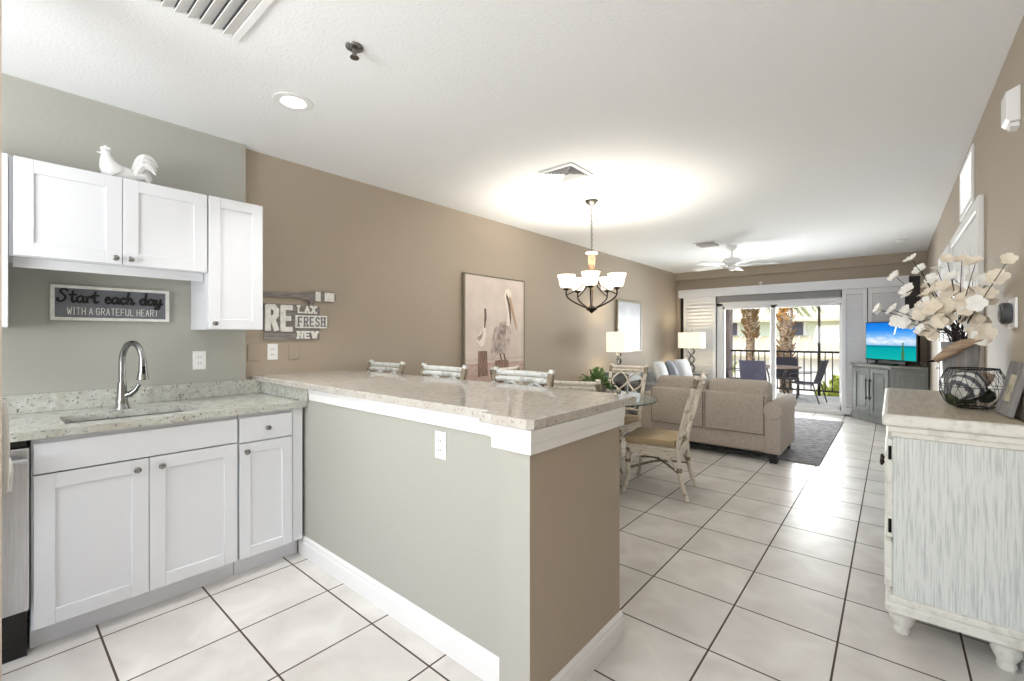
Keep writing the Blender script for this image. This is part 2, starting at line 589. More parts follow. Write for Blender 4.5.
# ---------------------------------------------------------------- the room
KW, LW, RW, H, FY, BY = -3.314, -3.376, .403, 2.598, 9.18, -2.5
struct('floor', MB().box(-3.55, .6, BY, 9.36, -.08, 0), tile_m)
struct('ceiling', MB().box(-3.6, .7, BY, 9.4, H, H + .12), ceil_m)
struct('wall_kitchen', MB().box(KW - .2, KW, BY, 1.13, 0, H), grey_wall_m)
struct('wall_left', MB().box(LW - .15, LW, 1.13, 9.4, 0, H), paint)
struct('wall_right', MB().box(RW, RW + .14, BY, 9.4, 0, H), paint)
wb = MB()
wb.box(-3.5, -2.5, BY - .14, BY, 0, H).box(-.1, .5, BY - .14, BY, 0, H).box(-2.5, -.1, BY - .14, BY, 0, .7).box(-2.5, -.1, BY - .14, BY, 2.3, H)
struct('wall_back', wb, paint)
# pier that closes the left edge of the view, one step from the camera
struct('wall_pier', MB().box(-2.2, -2.13, -.35, .031, 0, H), paint)
# soffit over the balcony door: two stepped faces
struct('wall_far', MB().box(LW, RW, FY + .03, FY + .2, 2.235, H).box(LW, -3.30, FY + .06, FY + .2, 0, 2.235).box(.33, RW, FY + .0, FY + .2, 0, 2.235), paint)
struct('trim_soffit', MB().box(LW, RW, FY - .03, FY + .04, 2.445, H), paint)

wp = MB()
wp.box(LW, -1.04, 1.24, 1.36, 0, 1.0)
wp.box(-1.04, -.905, 1.155, 1.79, 0, 1.0)
wpo = struct('wall_peninsula', wp, grey_wall_m)
wpo.data.materials.append(paint)      # the end and the far side take the taupe colour
for p_ in wpo.data.polygons:
    if p_.normal.x > .5 or p_.normal.y > .5:
        p_.material_index = 1
bb = [(0, 0), (.015, 0), (.015, .075), (.011, .085), (.011, .1), (.004, .112), (0, .112)]
struct('baseboard_peninsula', MB().prism([(1.24 - a, b) for a, b in bb], -2.74, -1.042, 'x'), white_trim)
struct('baseboard_end', MB().prism([(-.905 + a, b) for a, b in bb], 1.157, 1.80, 'y').prism([(1.79 + a, b) for a, b in bb], -1.04, -.90, 'x'), white_trim)
struct('baseboard_left', MB().prism([(LW + a, b) for a, b in bb], 2.0, 9.1, 'y'), white_trim)
struct('baseboard_right', MB().prism([(RW - a, b) for a, b in bb], -2.4, 3.66, 'y'), white_trim)
tr = MB()
fz0, fz1 = .935, 1.005
tr.box(-2.60, -1.0625, 1.222, 1.24, fz0, .9775, .003).box(-2.60, -1.0625, 1.216, 1.24, .978, fz1, .002)


def lshape(a, o):
    """outline of the fascia that wraps the end post"""
    return [(-1.062 - o, 1.24), (-1.062 - o, 1.138 - o), (-.888 + o, 1.138 - o), (-.888 + o, 1.80), (-.905, 1.80), (-.905, 1.155), (-1.04, 1.155), (-1.04, 1.24)]


tr.prism(lshape(0, 0), .924, .9595, 'z', .002).prism(lshape(0, .004), .96, fz1, 'z', .002)
struct('trim_bar', tr, white_trim)

# ---------------------------------------------------------------- kitchen base run


def shaker(mb, y0, y1, z0, z1, x, th=.02, fr=.062):
    """a shaker panel facing +X, its face at x"""
    xb = x - th
    mb.box(xb, x, y0, y0 + fr, z0, z1, .0015).box(xb, x, y1 - fr, y1, z0, z1, .0015)
    mb.box(xb, x, y0 + fr, y1 - fr, z0, z0 + fr, .0015).box(xb, x, y0 + fr, y1 - fr, z1 - fr, z1, .0015)
    mb.box(xb, x - .009, y0 + fr - .002, y1 - fr + .002, z0 + fr - .002, z1 - fr + .002)
    return mb


def knob(x, y, z, parent, m=nickel, name='knob', axis='x', r=.0145):
    mb = MB()
    M = Matrix.Translation((x, y, z)) @ Matrix.Rotation(PI / 2 if axis == 'x' else -PI / 2, 4, 'Y')
    mb.lathe([(.009, 0), (.006, .004), (.0055, .012), (r * .8, .017), (r, .021), (r, .026), (r * .6, .03), (.001, .031)], n=14, m=M)
    return mb.build(name, m, parent, True)


CX = -2.672   # cabinet faces
sb = thing('sink_cabinet', 'white shaker sink base cabinet with two tall doors under the faucet', 'cabinet', (-2.95, .497, 0))
MB().box(KW + .004, CX - .021, .118, .136, .1, .888).box(KW + .004, CX - .021, .858, .876, .1, .888).box(KW + .004, CX - .021, .136, .858, .1, .118).box(KW + .004, KW + .012, .136, .858, .118, .888).box(CX - .04, CX - .021, .136, .858, .84, .888).build('body', cab_white, sb)
MB().box(CX - .02, CX, .124, .872, .742, .868, .002).build('false_front', cab_white, sb)
for a, b, ky in ((.124, .4965, .452), (.4995, .872, .543)):
    d = shaker(MB(), a, b, .105, .736, CX).build('door', cab_white, sb)
    knob(CX, ky, .692, d)
MB().box(-2.80, -2.752, .118, .876, 0, .1).build('toe_kick', cab_white, sb)

nb = thing('drawer_cabinet', 'narrow white base cabinet with one drawer over one door, next to the peninsula', 'cabinet', (-2.95, 1.05, 0))
MB().box(KW + .004, CX - .021, .880, 1.215, .1, .888).build('body', cab_white, nb)
d = MB().box(CX - .02, CX, .882, 1.158, .734, .868, .002).build('drawer', cab_white, nb)
knob(CX, 1.02, .80, d)
d = shaker(MB(), .882, 1.158, .105, .727, CX, fr=.055).build('door', cab_white, nb)
knob(CX, .913, .685, d)
MB().box(CX - .02, CX - .008, 1.163, 1.222, .105, .888, .002).build('filler_strip', cab_white, nb)
MB().box(-2.80, -2.752, .880, 1.222, 0, .1).build('toe_kick', cab_white, nb)

dw = thing('dishwasher', 'stainless steel dishwasher with black control strip and black kick plate', 'dishwasher', (-2.95, -.19, 0))
MB().box(KW + .004, CX - .03, -.49, .108, .12, .885).build('body', black_plastic, dw)
MB().box(CX - .03, CX + .012, -.49, .113, .20, .860, .006, seg=2).build('door', steel, dw)
MB().box(CX - .03, CX + .004, -.49, .106, .863, .888, .003).build('control_strip', black_plastic, dw)
h = MB()
h.tube([(CX + .06, -.44, .815), (CX + .06, .104, .815)], .011, 10)
for yy in (-.40, .05):
    h.tube([(CX + .01, yy, .815), (CX + .06, yy, .815)], .008, 8)
h.build('handle', steel, dw, True)
MB().box(-2.735, -2.705, -.49, .108, 0, .195).build('kick_plate', black_plastic, dw)


def drape(name, x0, thick, y0, y1, ztop, zf, zb, n=14, amp=.006):
    """cloth folded over a bar running along y"""
    mb = MB()
    prof = [(x0 + .022, zf), (x0 + .02, (zf + ztop) / 2), (x0 + .016, ztop - .02), (x0 + .008, ztop), (x0 - .008, ztop), (x0 - .016, ztop - .02), (x0 - .018, (zb + ztop) / 2), (x0 - .018, zb)]
    rows = []
    for i in range(n + 1):
        y = y0 + (y1 - y0) * i / n
        rows.append([mb.bm.verts.new((px + amp * math.sin(i * 1.9 + k * .3), y + .004 * math.sin(k * 1.3), pz)) for k, (px, pz) in enumerate(prof)])
    for a, b in zip(rows, rows[1:]):
        for k in range(len(prof) - 1):
            mb.bm.faces.new((a[k], a[k + 1], b[k + 1], b[k]))
    o = mb.build(name, towel_m, None, True)
    md = o.modifiers.new('thickness', 'SOLIDIFY'); md.thickness = thick
    return o


tag(drape('dish_towel', CX + .06, .004, -.26, .064, .834, .745, .70), 'white dish towel folded over the dishwasher handle', 'towel')
tw = drape('hanging_towel', -2.26, .012, -.2, .047, 1.088, .79, .80, amp=.004)
tag(tw, 'white towel hanging at the left edge, nearest the camera', 'towel')
struct('trim_towel_rail', MB().tube([(-2.26, -.26, 1.066), (-2.26, .043, 1.066)], .008, 8).tube([(-2.26, -.23, 1.066), (-2.2, -.23, 1.066)], .006, 8), nickel)

# countertop with the sink cut-out
ct = thing('countertop', 'pale speckled granite kitchen counter with backsplash, around the sink', 'countertop', (-2.98, .37, .89))
mb = MB()
cz0, cz1, cf = .892, .924, -2.645
sx0, sx1, sy0, sy1 = -3.05, -2.775, .225, .725
mb.box(cf - .0, sx1, -.49, 1.238, cz0, cz1).box(sx0, KW, -.49, 1.238, cz0, cz1).box(sx0, sx1, -.49, sy0, cz0, cz1).box(sx0, sx1, sy1, 1.238, cz0, cz1)
mb.build('slab', granite_m, ct)
sp_ = MB().box(KW, KW + .02, -.49, 1.183, cz1, 1.02, .002).box(KW, KW + .02, 1.183, 1.217, cz1, 1.004)
sp_.build('backsplash', granite_m, ct)
MB().box(KW + .02, -2.618, 1.218, 1.239, cz1, 1.003, .002).build('side_splash', granite_m, ct)

sk = MB()
sk.box(sx0 - .012, sx1 + .012, sy0 - .012, sy0 + .002, .70, cz0).box(sx0 - .012, sx1 + .012, sy1 - .002, sy1 + .012, .70, cz0)
sk.box(sx0 - .012, sx0 + .002, sy0, sy1, .70, cz0).box(sx1 - .002, sx1 + .012, sy0, sy1, .70, cz0).box(sx0, sx1, sy0, sy1, .695, .71)
sink = thing('kitchen_sink', 'undermount stainless steel sink set in the granite counter', 'sink', (-2.9, .48, .695))
sk.build('basin', steel, sink)
MB().lathe([(.045, .71), (.045, .714), (.03, .716), (.028, .712)], (-2.9, .48, 0), 16).build('drain', nickel, sink, True)

fc = thing('faucet', 'brushed steel gooseneck kitchen faucet with pull-down spray head', 'faucet', (-3.14, .47, .924))
fx, fy = -3.14, .47
MB().lathe([(.034, 0), (.034, .004), (.028, .012), (.024, .05), (.021, .10), (.019, .14)], (fx, fy, .924), 18).build('base', nickel, fc, True)
dirx, diry = .92, .32
neck = [(fx, fy, 1.05), (fx, fy, 1.15)]
neck += [(fx + dirx * (.09 - .09 * math.cos(t)), fy + diry * (.09 - .09 * math.cos(t)), 1.172 + .102 * math.sin(t)) for t in [PI * k / 12 for k in range(1, 12)]]
ex, ey = fx + dirx * .18, fy + diry * .18
neck += [(ex, ey, 1.182)]
MB().tube(spline(neck, 3), .0145, 12).build('spout', nickel, fc, True)
sh = MB().lathe([(.015, 0), (.017, -.01), (.018, -.05), (.024, -.085), (.026, -.10), (.022, -.103)], (ex, ey, 1.186), 16).build('spray_head', nickel, fc, True)
MB().box(ex + .016, ex + .023, ey - .007, ey + .007, 1.115, 1.155, .002).build('button', black_plastic, sh)
hb = MB()
hb.tube([(fx, fy, .985), (fx + .015, fy + .03, 1.0)], .016, 10).tube([(fx + .012, fy + .025, .992), (fx + .028, fy + .052, 1.02), (fx + .036, fy + .066, 1.052)], [.015, .013, .009], 10)
hb.build('lever', nickel, fc, True)

# ---------------------------------------------------------------- wall cabinets
UX = -2.978
uc = thing('wall_cabinet', 'white two-door wall cabinet above the framed sign', 'cabinet', (-3.15, .447, 1.635))
MB().box(KW + .003, UX - .021, .064, .818, 1.672, 2.116).build('body', cab_white, uc)
for a, b, ky in ((.078, .4465, .42), (.4495, .816, .478)):
    d = shaker(MB(), a, b, 1.675, 2.116, UX).build('door', cab_white, uc)
    knob(UX, ky, 1.703, d)
MB().box(UX - .09, UX - .07, .078, .816, 1.628, 1.672).build('light_rail', cab_white, uc)

tc_ = thing('wall_cabinet', 'tall narrow one-door white wall cabinet right of the two-door one', 'cabinet', (-3.15, .97, 1.35))
MB().box(KW + .003, UX - .021, .821, 1.112, 1.35, 2.118).build('body', cab_white, tc_)
d = shaker(MB(), .824, 1.112, 1.352, 2.118, UX, fr=.058).build('door', cab_white, tc_)
knob(UX, .852, 1.385, d)
lc = thing('wall_cabinet', 'tall white wall cabinet cut off by the left edge of the photo', 'cabinet', (-3.15, -.2, 1.35))
MB().box(KW + .003, UX - .03, -.45, .060, 1.35, 2.118).build('body', cab_white, lc)
d = shaker(MB(), -.45, .062, 1.352, 2.118, UX).build('door', cab_white, lc)
knob(UX, -.40, 1.40, d)

# ceramic rooster on the cabinet
ro = thing('rooster_figurine', 'white ceramic rooster figurine standing on top of the wall cabinets', 'figurine', (-3.12, .47, 2.116))
rx, ry, rz0 = -3.12, .475, 2.117
mb = MB()
mb.ball((rx, ry, rz0 + .05), .052, 3, squash=(.8, 1.25, .9))
mb.tube(spline([(rx, ry - .03, rz0 + .045), (rx, ry - .055, rz0 + .078), (rx, ry - .066, rz0 + .11), (rx, ry - .07, rz0 + .14)], 4), [.052, .054, .053, .05, .046, .043, .039, .035, .032, .029, .026, .024, .02], 12)
mb.ball((rx, ry - .072, rz0 + .147), .022, 2)
mb.lathe([(.04, 0), (.045, .01), (.03, .02)], (rx, ry, rz0), 14)
mb.build('body', ceramic, ro, True)
mb = MB()
for k, (dy, dz, r) in enumerate(((-.086, .168, .009), (-.074, .176, .010), (-.060, .172, .009))):
    mb.ball((rx, ry + dy, rz0 + dz), r, 2, squash=(.5, 1, 1.3))
mb.build('comb', ceramic, ro, True)
MB().lathe([(.006, 0), (.004, .01), (.0005, .02)], n=8, m=Matrix.Translation((rx, ry - .09, rz0 + .145)) @ Matrix.Rotation(PI / 2, 4, 'X')).build('beak', ceramic, ro, True)
mb = MB()
for k in range(6):
    a = .25 + k * .17
    L = .106 - .009 * k
    off = (k % 3 - 1) * .014
    mb.tube(spline([(rx + off, ry + .04, rz0 + .05), (rx + off, ry + .04 + L * .35, rz0 + .05 + L * (1.1 - .2 * k)), (rx + off * 1.4, ry + .04 + L * .75, rz0 + .06 + L * (1.05 - .22 * k)), (rx + off * 1.5, ry + .045 + L * .98, rz0 + .05 + L * (.85 - .24 * k))], 4), [.02, .021, .022, .022, .021, .02, .019, .018, .016, .013, .010, .007, .003], 8)
mb.build('tail', ceramic, ro, True)

# ---------------------------------------------------------------- lettering
GL = {
    'A': [[(0, 0), (.5, 1), (1, 0)], [(.2, .36), (.8, .36)]],
    'E': [[(1, 1), (0, 1), (0, 0), (1, 0)], [(0, .5), (.8, .5)]],
    'F': [[(1, 1), (0, 1), (0, 0)], [(0, .5), (.8, .5)]],
    'G': [[(1, .8), (.75, 1), (.25, 1), (0, .75), (0, .25), (.25, 0), (.75, 0), (1, .25), (1, .46), (.55, .46)]],
    'H': [[(0, 0), (0, 1)], [(1, 0), (1, 1)], [(0, .5), (1, .5)]],
    'I': [[(.5, 0), (.5, 1)], [(.2, 0), (.8, 0)], [(.2, 1), (.8, 1)]],
    'L': [[(0, 1), (0, 0), (1, 0)]],
    'N': [[(0, 0), (0, 1), (1, 0), (1, 1)]],
    'R': [[(0, 0), (0, 1), (.7, 1), (1, .86), (1, .64), (.7, .5), (0, .5)], [(.5, .5), (1, 0)]],
    'S': [[(1, .84), (.75, 1), (.25, 1), (0, .82), (.06, .62), (.94, .38), (1, .18), (.75, 0), (.25, 0), (0, .16)]],
    'T': [[(.5, 0), (.5, 1)], [(0, 1), (1, 1)]],
    'U': [[(0, 1), (0, .22), (.25, 0), (.75, 0), (1, .22), (1, 1)]],
    'W': [[(0, 1), (.25, 0), (.5, .7), (.75, 0), (1, 1)]],
    'X': [[(0, 0), (1, 1)], [(0, 1), (1, 0)]],
}
SERIF = {'L': [(0, 1)], 'A': [(0, 0), (1, 0)], 'X': [(0, 0), (1, 0), (0, 1), (1, 1)], 'N': [(0, 0), (0, 1), (1, 1)], 'W': [(0, 1), (1, 1), (.5, .75)],
         'F': [(0, 0)], 'R': [(0, 0), (1, 0)], 'H': [(0, 0), (0, 1), (1, 0), (1, 1)]}
CUR = {   # brush script, unit x-height 1
    'S': ([[(1.1, 1.75), (.85, 2.05), (.45, 1.95), (.3, 1.6), (.6, 1.2), (.85, .8), (.7, .3), (.3, .05), (-.05, .25), (0, .55)]], 1.35),
    't': ([[(.4, 1.75), (.3, .9), (.28, .3), (.42, 0), (.75, .2)], [(.0, 1.15), (.75, 1.2)]], .8),
    'a': ([[(.8, .85), (.5, 1.0), (.12, .7), (.1, .2), (.4, 0), (.7, .35), (.82, .9), (.78, .3), (.9, 0), (1.15, .25)]], 1.1),
    'r': ([[(.1, .9), (.22, 0)], [(.18, .6), (.45, .95), (.7, .95), (.75, .75)]], .8),
    'e': ([[(.1, .45), (.55, .6), (.6, .85), (.38, 1.0), (.12, .7), (.12, .25), (.4, 0), (.8, .25)]], .85),
    'c': ([[(.7, .8), (.5, 1.0), (.15, .75), (.1, .25), (.4, 0), (.8, .25)]], .85),
    'h': ([[(.3, 1.9), (.15, .9), (.1, 0)], [(.12, .5), (.45, .95), (.68, .75), (.65, .2), (.8, 0), (1.05, .25)]], 1.05),
    'd': ([[(.75, .85), (.48, 1.0), (.12, .7), (.1, .2), (.38, 0), (.7, .35), (.9, 1.95), (.8, .6), (.82, 0), (1.1, .25)]], 1.1),
    'y': ([[(.1, .95), (.12, .4), (.35, .1), (.65, .45), (.8, 1.0), (.65, .1), (.45, -.6), (.1, -.75), (0, -.45), (.5, -.1), (1.0, .3)]], 1.05),
}


def text_segs(txt, s0, t0, cw, ch, gap, serif=0):
    segs = []
    s = s0
    for ch_ in txt:
        if ch_ == ' ':
            s += cw * .6
            continue
        w = cw * (.35 if ch_ == 'I' and not serif else 1.25 if ch_ == 'W' else 1)
        for st in GL[ch_]:
            q = [(s + p[0] * w, t0 + p[1] * ch) for p in st]
            segs += list(zip(q, q[1:]))
        if serif:
            for p in SERIF.get(ch_, []):
                x, z = s + p[0] * w, t0 + p[1] * ch
                segs.append(((x - serif, z), (x + serif, z)))
        s += w + gap
    return segs, s


def cursive_segs(txt, s0, t0, xh):
    segs = []
    s = s0
    for c in txt:
        if c == ' ':
            s += xh * .75
            continue
        st, adv = CUR[c]
        for q in st:
            pts = [(s + p[0] * xh, t0 + p[1] * xh) for p in q]
            sp3 = spline([(a, b, 0) for a, b in pts], 4)
            pp = [(v.x, v.y) for v in sp3]
            segs += list(zip(pp, pp[1:]))
        s += adv * xh
    return segs, s


def fit(segs, s0, s1):
    lo = min(min(a[0], b[0]) for a, b in segs); hi = max(max(a[0], b[0]) for a, b in segs)
    k = (s1 - s0) / (hi - lo)
    return [((s0 + (a[0] - lo) * k, a[1]), (s0 + (b[0] - lo) * k, b[1])) for a, b in segs]


# framed sign over the sink
sg = thing('framed_sign', 'grey sign in white frame reading Start each day with a grateful heart', 'sign', (KW, .46, 1.39))
X0 = KW
f = MB()
f.box(X0, X0 + .022, .212, .708, 1.395, 1.411, .002).box(X0, X0 + .022, .212, .708, 1.564, 1.580, .002).box(X0, X0 + .022, .212, .228, 1.411, 1.564).box(X0, X0 + .022, .692, .708, 1.411, 1.564)
f.build('frame', sign_white, sg)
MB().box(X0, X0 + .010, .228, .692, 1.411, 1.564).build('panel', sign_grey, sg)
pl = lambda s, t, d: (X0 + .0102 + d, s, t)
sgm, _ = cursive_segs('Start each day', 0, 1.492, .033)
MB().bars(fit(sgm, .238, .676), .0096, pl, .0012).build('lettering', ink_black, sg)['label'] = 'black brush script lettering'
sgm, _ = text_segs('WITH A GRATEFUL HEART', 0, 1.427, .0135, .036, .0075)
MB().bars(fit(sgm, .275, .655), .0028, pl, .001).build('lettering', sign_white, sg)['label'] = 'thin white capital lettering'

# oar sign on the long wall
rs = thing('oar_sign', 'grey plank wall sign with an oar reading RE LAX FRESH NEW', 'sign', (LW, 1.5, 1.28))
b0 = LW
MB().box(b0, b0 + .016, 1.262, 1.665, 1.283, 1.335, .002).box(b0, b0 + .016, 1.262, 1.665, 1.337, 1.545, .002).build('board', plank_grey, rs)
oar = [(1.10, 1.592), (1.50, 1.594), (1.56, 1.578), (1.60, 1.572), (1.765, 1.574), (1.783, 1.581), (1.794, 1.597), (1.795, 1.635), (1.785, 1.650), (1.768, 1.657), (1.62, 1.656), (1.56, 1.648), (1.50, 1.630), (1.10, 1.622)]
oo = MB().prism(oar, b0, b0 + .022, 'x', .003).build('oar', plank_grey, rs)
MB().box(b0 + .0222, b0 + .0236, 1.628, 1.668, 1.579, 1.652).build('stripe', sign_white, oo)
MB().box(b0 + .0222, b0 + .0236, 1.70, 1.778, 1.582, 1.650).build('stripe', sign_white, oo)
MB().box(b0 + .001, b0 + .018, 1.585, 1.618, 1.54, 1.58).build('bracket', plank_grey, rs)
pl = lambda s, t, d: (b0 + .0162 + d, s, t)
sgm, _ = text_segs('RE', 1.293, 1.362, .060, .158, .050)
L_ = MB().bars(fit(sgm, 1.287, 1.444), .036, pl, .008).build('lettering', sign_white, rs); L_['label'] = 'large white letters RE'
sgm, _ = text_segs('LAX', 1.478, 1.488, .044, .047, .027, .012)
L_ = MB().bars(fit(sgm, 1.492, 1.638), .012, pl, .006).build('lettering', sign_white, rs); L_['label'] = 'white letters LAX'
fb = MB().box(b0 + .016, b0 + .026, 1.476, 1.718, 1.372, 1.468, .002).build('plaque', sign_white, rs)
pl2 = lambda s, t, d: (b0 + .0262 + d, s, t)
sgm, _ = text_segs('FRESH', 1.482, 1.388, .026, .064, .021, .006)
MB().bars(fit(sgm, 1.492, 1.704), .010, pl2, .0012).build('lettering', sign_grey, fb)
sgm, _ = text_segs('NEW', 1.478, 1.299, .044, .045, .030, .012)
L_ = MB().bars(fit(sgm, 1.490, 1.650), .013, pl, .006).build('lettering', sign_white, rs); L_['label'] = 'white letters NEW'


def outlet(label, plane, nrm_axis):
    """plane(s, t, d) with s,t centred on the plate"""
    o = thing('wall_outlet', label, 'outlet', plane(0, 0, 0))
    def bx(s0, s1, t0, t1, d0, d1, bev=0):
        p, q = Vector(plane(s0, t0, d0)), Vector(plane(s1, t1, d1))
        return MB().box(min(p.x, q.x), max(p.x, q.x), min(p.y, q.y), max(p.y, q.y), min(p.z, q.z), max(p.z, q.z), bev)
    bx(-.035, .035, -.057, .057, 0, .006, .002).build('cover_plate', plate_white, o)
    for t in (.02, -.02):
        r = bx(-.017, .017, t - .014, t + .014, .006, .0085, .001).build('receptacle', plate_white, o)
        for s in (-.007, .007):
            bx(s - .0015, s + .0015, t - .004, t + .006, .0085, .0092).build('slot', slot_dark, r)
    return o


outlet('white outlet on the wall between faucet and tall narrow cabinet', lambda s, t, d: (KW + d, .866 + s, 1.16 + t), 'x')
outlet('white outlet below the oar sign', lambda s, t, d: (LW + d, 1.325 + s, 1.2 + t), 'x')
outlet('white outlet on the kitchen face of the peninsula', lambda s, t, d: (-1.445 + s, 1.24 - d, .852 + t), 'y')
for lab, yy in (('taupe painted blank wall plate right of the outlet below the oar sign', 1.475), ('taupe painted blank wall plate in the corner beside the kitchen cabinets', 1.20)):
    pz = MB().box(LW, LW + .006, yy - .037, yy + .037, 1.14, 1.255, .002)
    bpl = tag(pz.build('blank_plate', paint), lab, 'wall plate')
    for zz in (1.24, 1.155):
        MB().tube([(LW + .005, yy, zz), (LW + .0075, yy, zz)], .003, 8).build('screw', plate_taupe, bpl)

# ---------------------------------------------------------------- bar top
bt = [(LW, 1.185), (-1.125, 1.185), (-1.115, 1.18), (-1.115, 1.132), (-.90, 1.13), (-.882, 1.148), (-.882, 1.91), (-.90, 1.93), (-2.7, 1.93), (-3.2, 1.86), (LW, 1.76)]
tag(MB().prism(bt, 1.006, 1.04, 'z', .004).build('breakfast_bar', bar_granite), 'long polished beige granite breakfast bar slab on the peninsula', 'countertop')

# ---------------------------------------------------------------- rattan seats


def make_chair(name, label, cat, seat_z, top_z, w, dpt, wood, cushion=True, lean=.17, foot=None):
    """front towards local -Y, back towards +Y; parts are children"""
    t = thing(name, label, cat)
    hw, hd = w / 2, dpt / 2
    r = .017
    def back_y(z):
        q = max(0, (z - seat_z) / (top_z - seat_z))
        return hd - .02 + lean * q ** 1.2
    for s in (-1, 1):
        # front leg: cabriole bamboo
        mb = MB()
        mb.tube(spline([(s * (hw - .02), -hd + .02, seat_z - .02), (s * (hw - .015), -hd + .015, seat_z * .62), (s * (hw - .02), -hd + .02, seat_z * .35), (s * (hw + .012), -hd - .02, .01)], 5), [r * 1.05] * 15 + [r * .95], 8)
        g = mb.build('leg', wood, t, True)
        MB().tube([(s * (hw - .017), -hd + .017, seat_z * .60), (s * (hw - .017), -hd + .017, seat_z * .66)], r * 1.25, 8).build('binding', binding, g, True)
        MB().tube([(s * (hw - .02), -hd + .02, seat_z - .09), (s * (hw - .02), -hd + .02, seat_z - .05)], r * 1.25, 8).build('binding', binding, g, True)
        # rear leg runs on into the back post
        mb = MB()
        pts = [(s * (hw - .02 + .012), hd + .05, .01), (s * (hw - .022), hd - .005, seat_z * .45), (s * (hw - .022), hd - .02, seat_z)]
        mb.tube(spline(pts, 5), r * 1.05, 8)
        g = mb.build('leg', wood, t, True)
        mb = MB()
        mb.tube([(s * (hw - .022), hd - .012, seat_z * .52), (s * (hw - .022), hd - .012, seat_z * .60)], r * 1.25, 8)
        mb.build('binding', binding, g, True)
        mb = MB()
        zs = [seat_z + (top_z + .012 - seat_z) * k / 8 for k in range(9)]
        mb.tube([(s * (hw - .022 + .012 * (z - seat_z) / (top_z - seat_z)), back_y(z), z) for z in zs], r * 1.1, 9)
        g = mb.build('back_post', wood, t, True)
        mb = MB()
        zt = top_z - .045
        mb.tube([(s * (hw - .012), back_y(zt - .035), zt - .035), (s * (hw - .011), back_y(zt + .035), zt + .035)], r * 1.35, 9)
        mb.build('binding', binding, g, True)
    # top rail: twin canes
    mb = MB()
    for dz in (-.018, -.054):
        z = top_z + dz
        mb.tube(spline([(-hw + .02, back_y(z), z), (0, back_y(z) + .03, z), (hw - .02, back_y(z), z)], 5), .0165, 8)
    mb.build('top_rail', wood, t, True)
    z = seat_z + .09
    MB().tube(spline([(-hw + .02, back_y(z), z), (0, back_y(z) + .025, z), (hw - .02, back_y(z), z)], 5), .013, 8).build('lower_rail', wood, t, True)
    # lattice of interlaced curves
    mb = MB()
    za, zb = seat_z + .09, top_z - .07
    for k in range(2):
        for sgn in (-1, 1):
            xc = (-.5 + k) * (w - .09) * .98 / 2 * 1.0 * 1.0
            xc = (k - .5) * (w - .07) / 2
            pts = []
            for i in range(17):
                q = i / 16
                z = za + (zb - za) * q
                x = xc + sgn * (w - .08) / 4 * math.sin(2 * PI * q * 1.0)
                bow = .03 * (1 - (x / hw) ** 2)
                pts.append((x, back_y(z) + bow + sgn * .004, z))
            mb.tube(pts, .0095, 7)
    mb.build('lattice', wood, t, True)
    # apron canes and curved brackets
    mb = MB()
    for dz in (-.03, -.055, -.08):
        e = hw - .015
        y0_, y1_ = -hd + .015, hd - .015
        mb.tube([(-e, y0_, seat_z + dz), (e, y0_, seat_z + dz)], .011, 7).tube([(-e, y1_, seat_z + dz), (e, y1_, seat_z + dz)], .011, 7)
        mb.tube([(-e, y0_, seat_z + dz), (-e, y1_, seat_z + dz)], .011, 7).tube([(e, y0_, seat_z + dz), (e, y1_, seat_z + dz)], .011, 7)
    mb.build('apron', wood, t, True)
    mb = MB()
    for s in (-1, 1):
        x = s * (hw - .018)
        mb.tube(spline([(x, -hd + .04, seat_z * .55), (x, -hd + .06, seat_z - .14), (x, -hd + .13, seat_z - .10), (x, 0, seat_z - .095), (x, hd - .13, seat_z - .10), (x, hd - .06, seat_z - .14), (x, hd - .035, seat_z * .55)], 5), .009, 7)
    mb.tube(spline([(-hw + .04, -hd + .02, seat_z * .55), (-hw + .06, -hd + .02, seat_z - .14), (-hw + .13, -hd + .02, seat_z - .10), (hw - .13, -hd + .02, seat_z - .10), (hw - .06, -hd + .02, seat_z - .14), (hw - .04, -hd + .02, seat_z * .55)], 5), .009, 7)
    mb.build('bracket', wood, t, True)
    zc = foot or seat_z * .48
    mb = MB()
    if foot:
        e = hw - .015
        mb.tube([(-e, -hd + .01, zc), (e, -hd + .01, zc)], .012, 7).tube([(-e, hd, zc), (e, hd, zc)], .012, 7).tube([(-e, -hd + .01, zc), (-e, hd, zc)], .012, 7).tube([(e, -hd + .01, zc), (e, hd, zc)], .012, 7)
        mb.build('footrest', wood, t, True)
    else:
        mb.tube(spline([(-hw + .02, -hd + .02, zc), (0, 0, zc + .055), (hw - .02, hd, zc)], 5), .010, 7).tube(spline([(hw - .02, -hd + .02, zc), (0, 0, zc + .035), (-hw + .02, hd, zc)], 5), .010, 7)
        mb.build('stretcher', binding, t, True)
    # cushion
    mb = MB()
    mb.box(-hw + .005, hw - .005, -hd - .01, hd - .04, seat_z - .015, seat_z + .045, .02, seg=2)
    mb.build('seat', seat_tan, t, True)
    return t


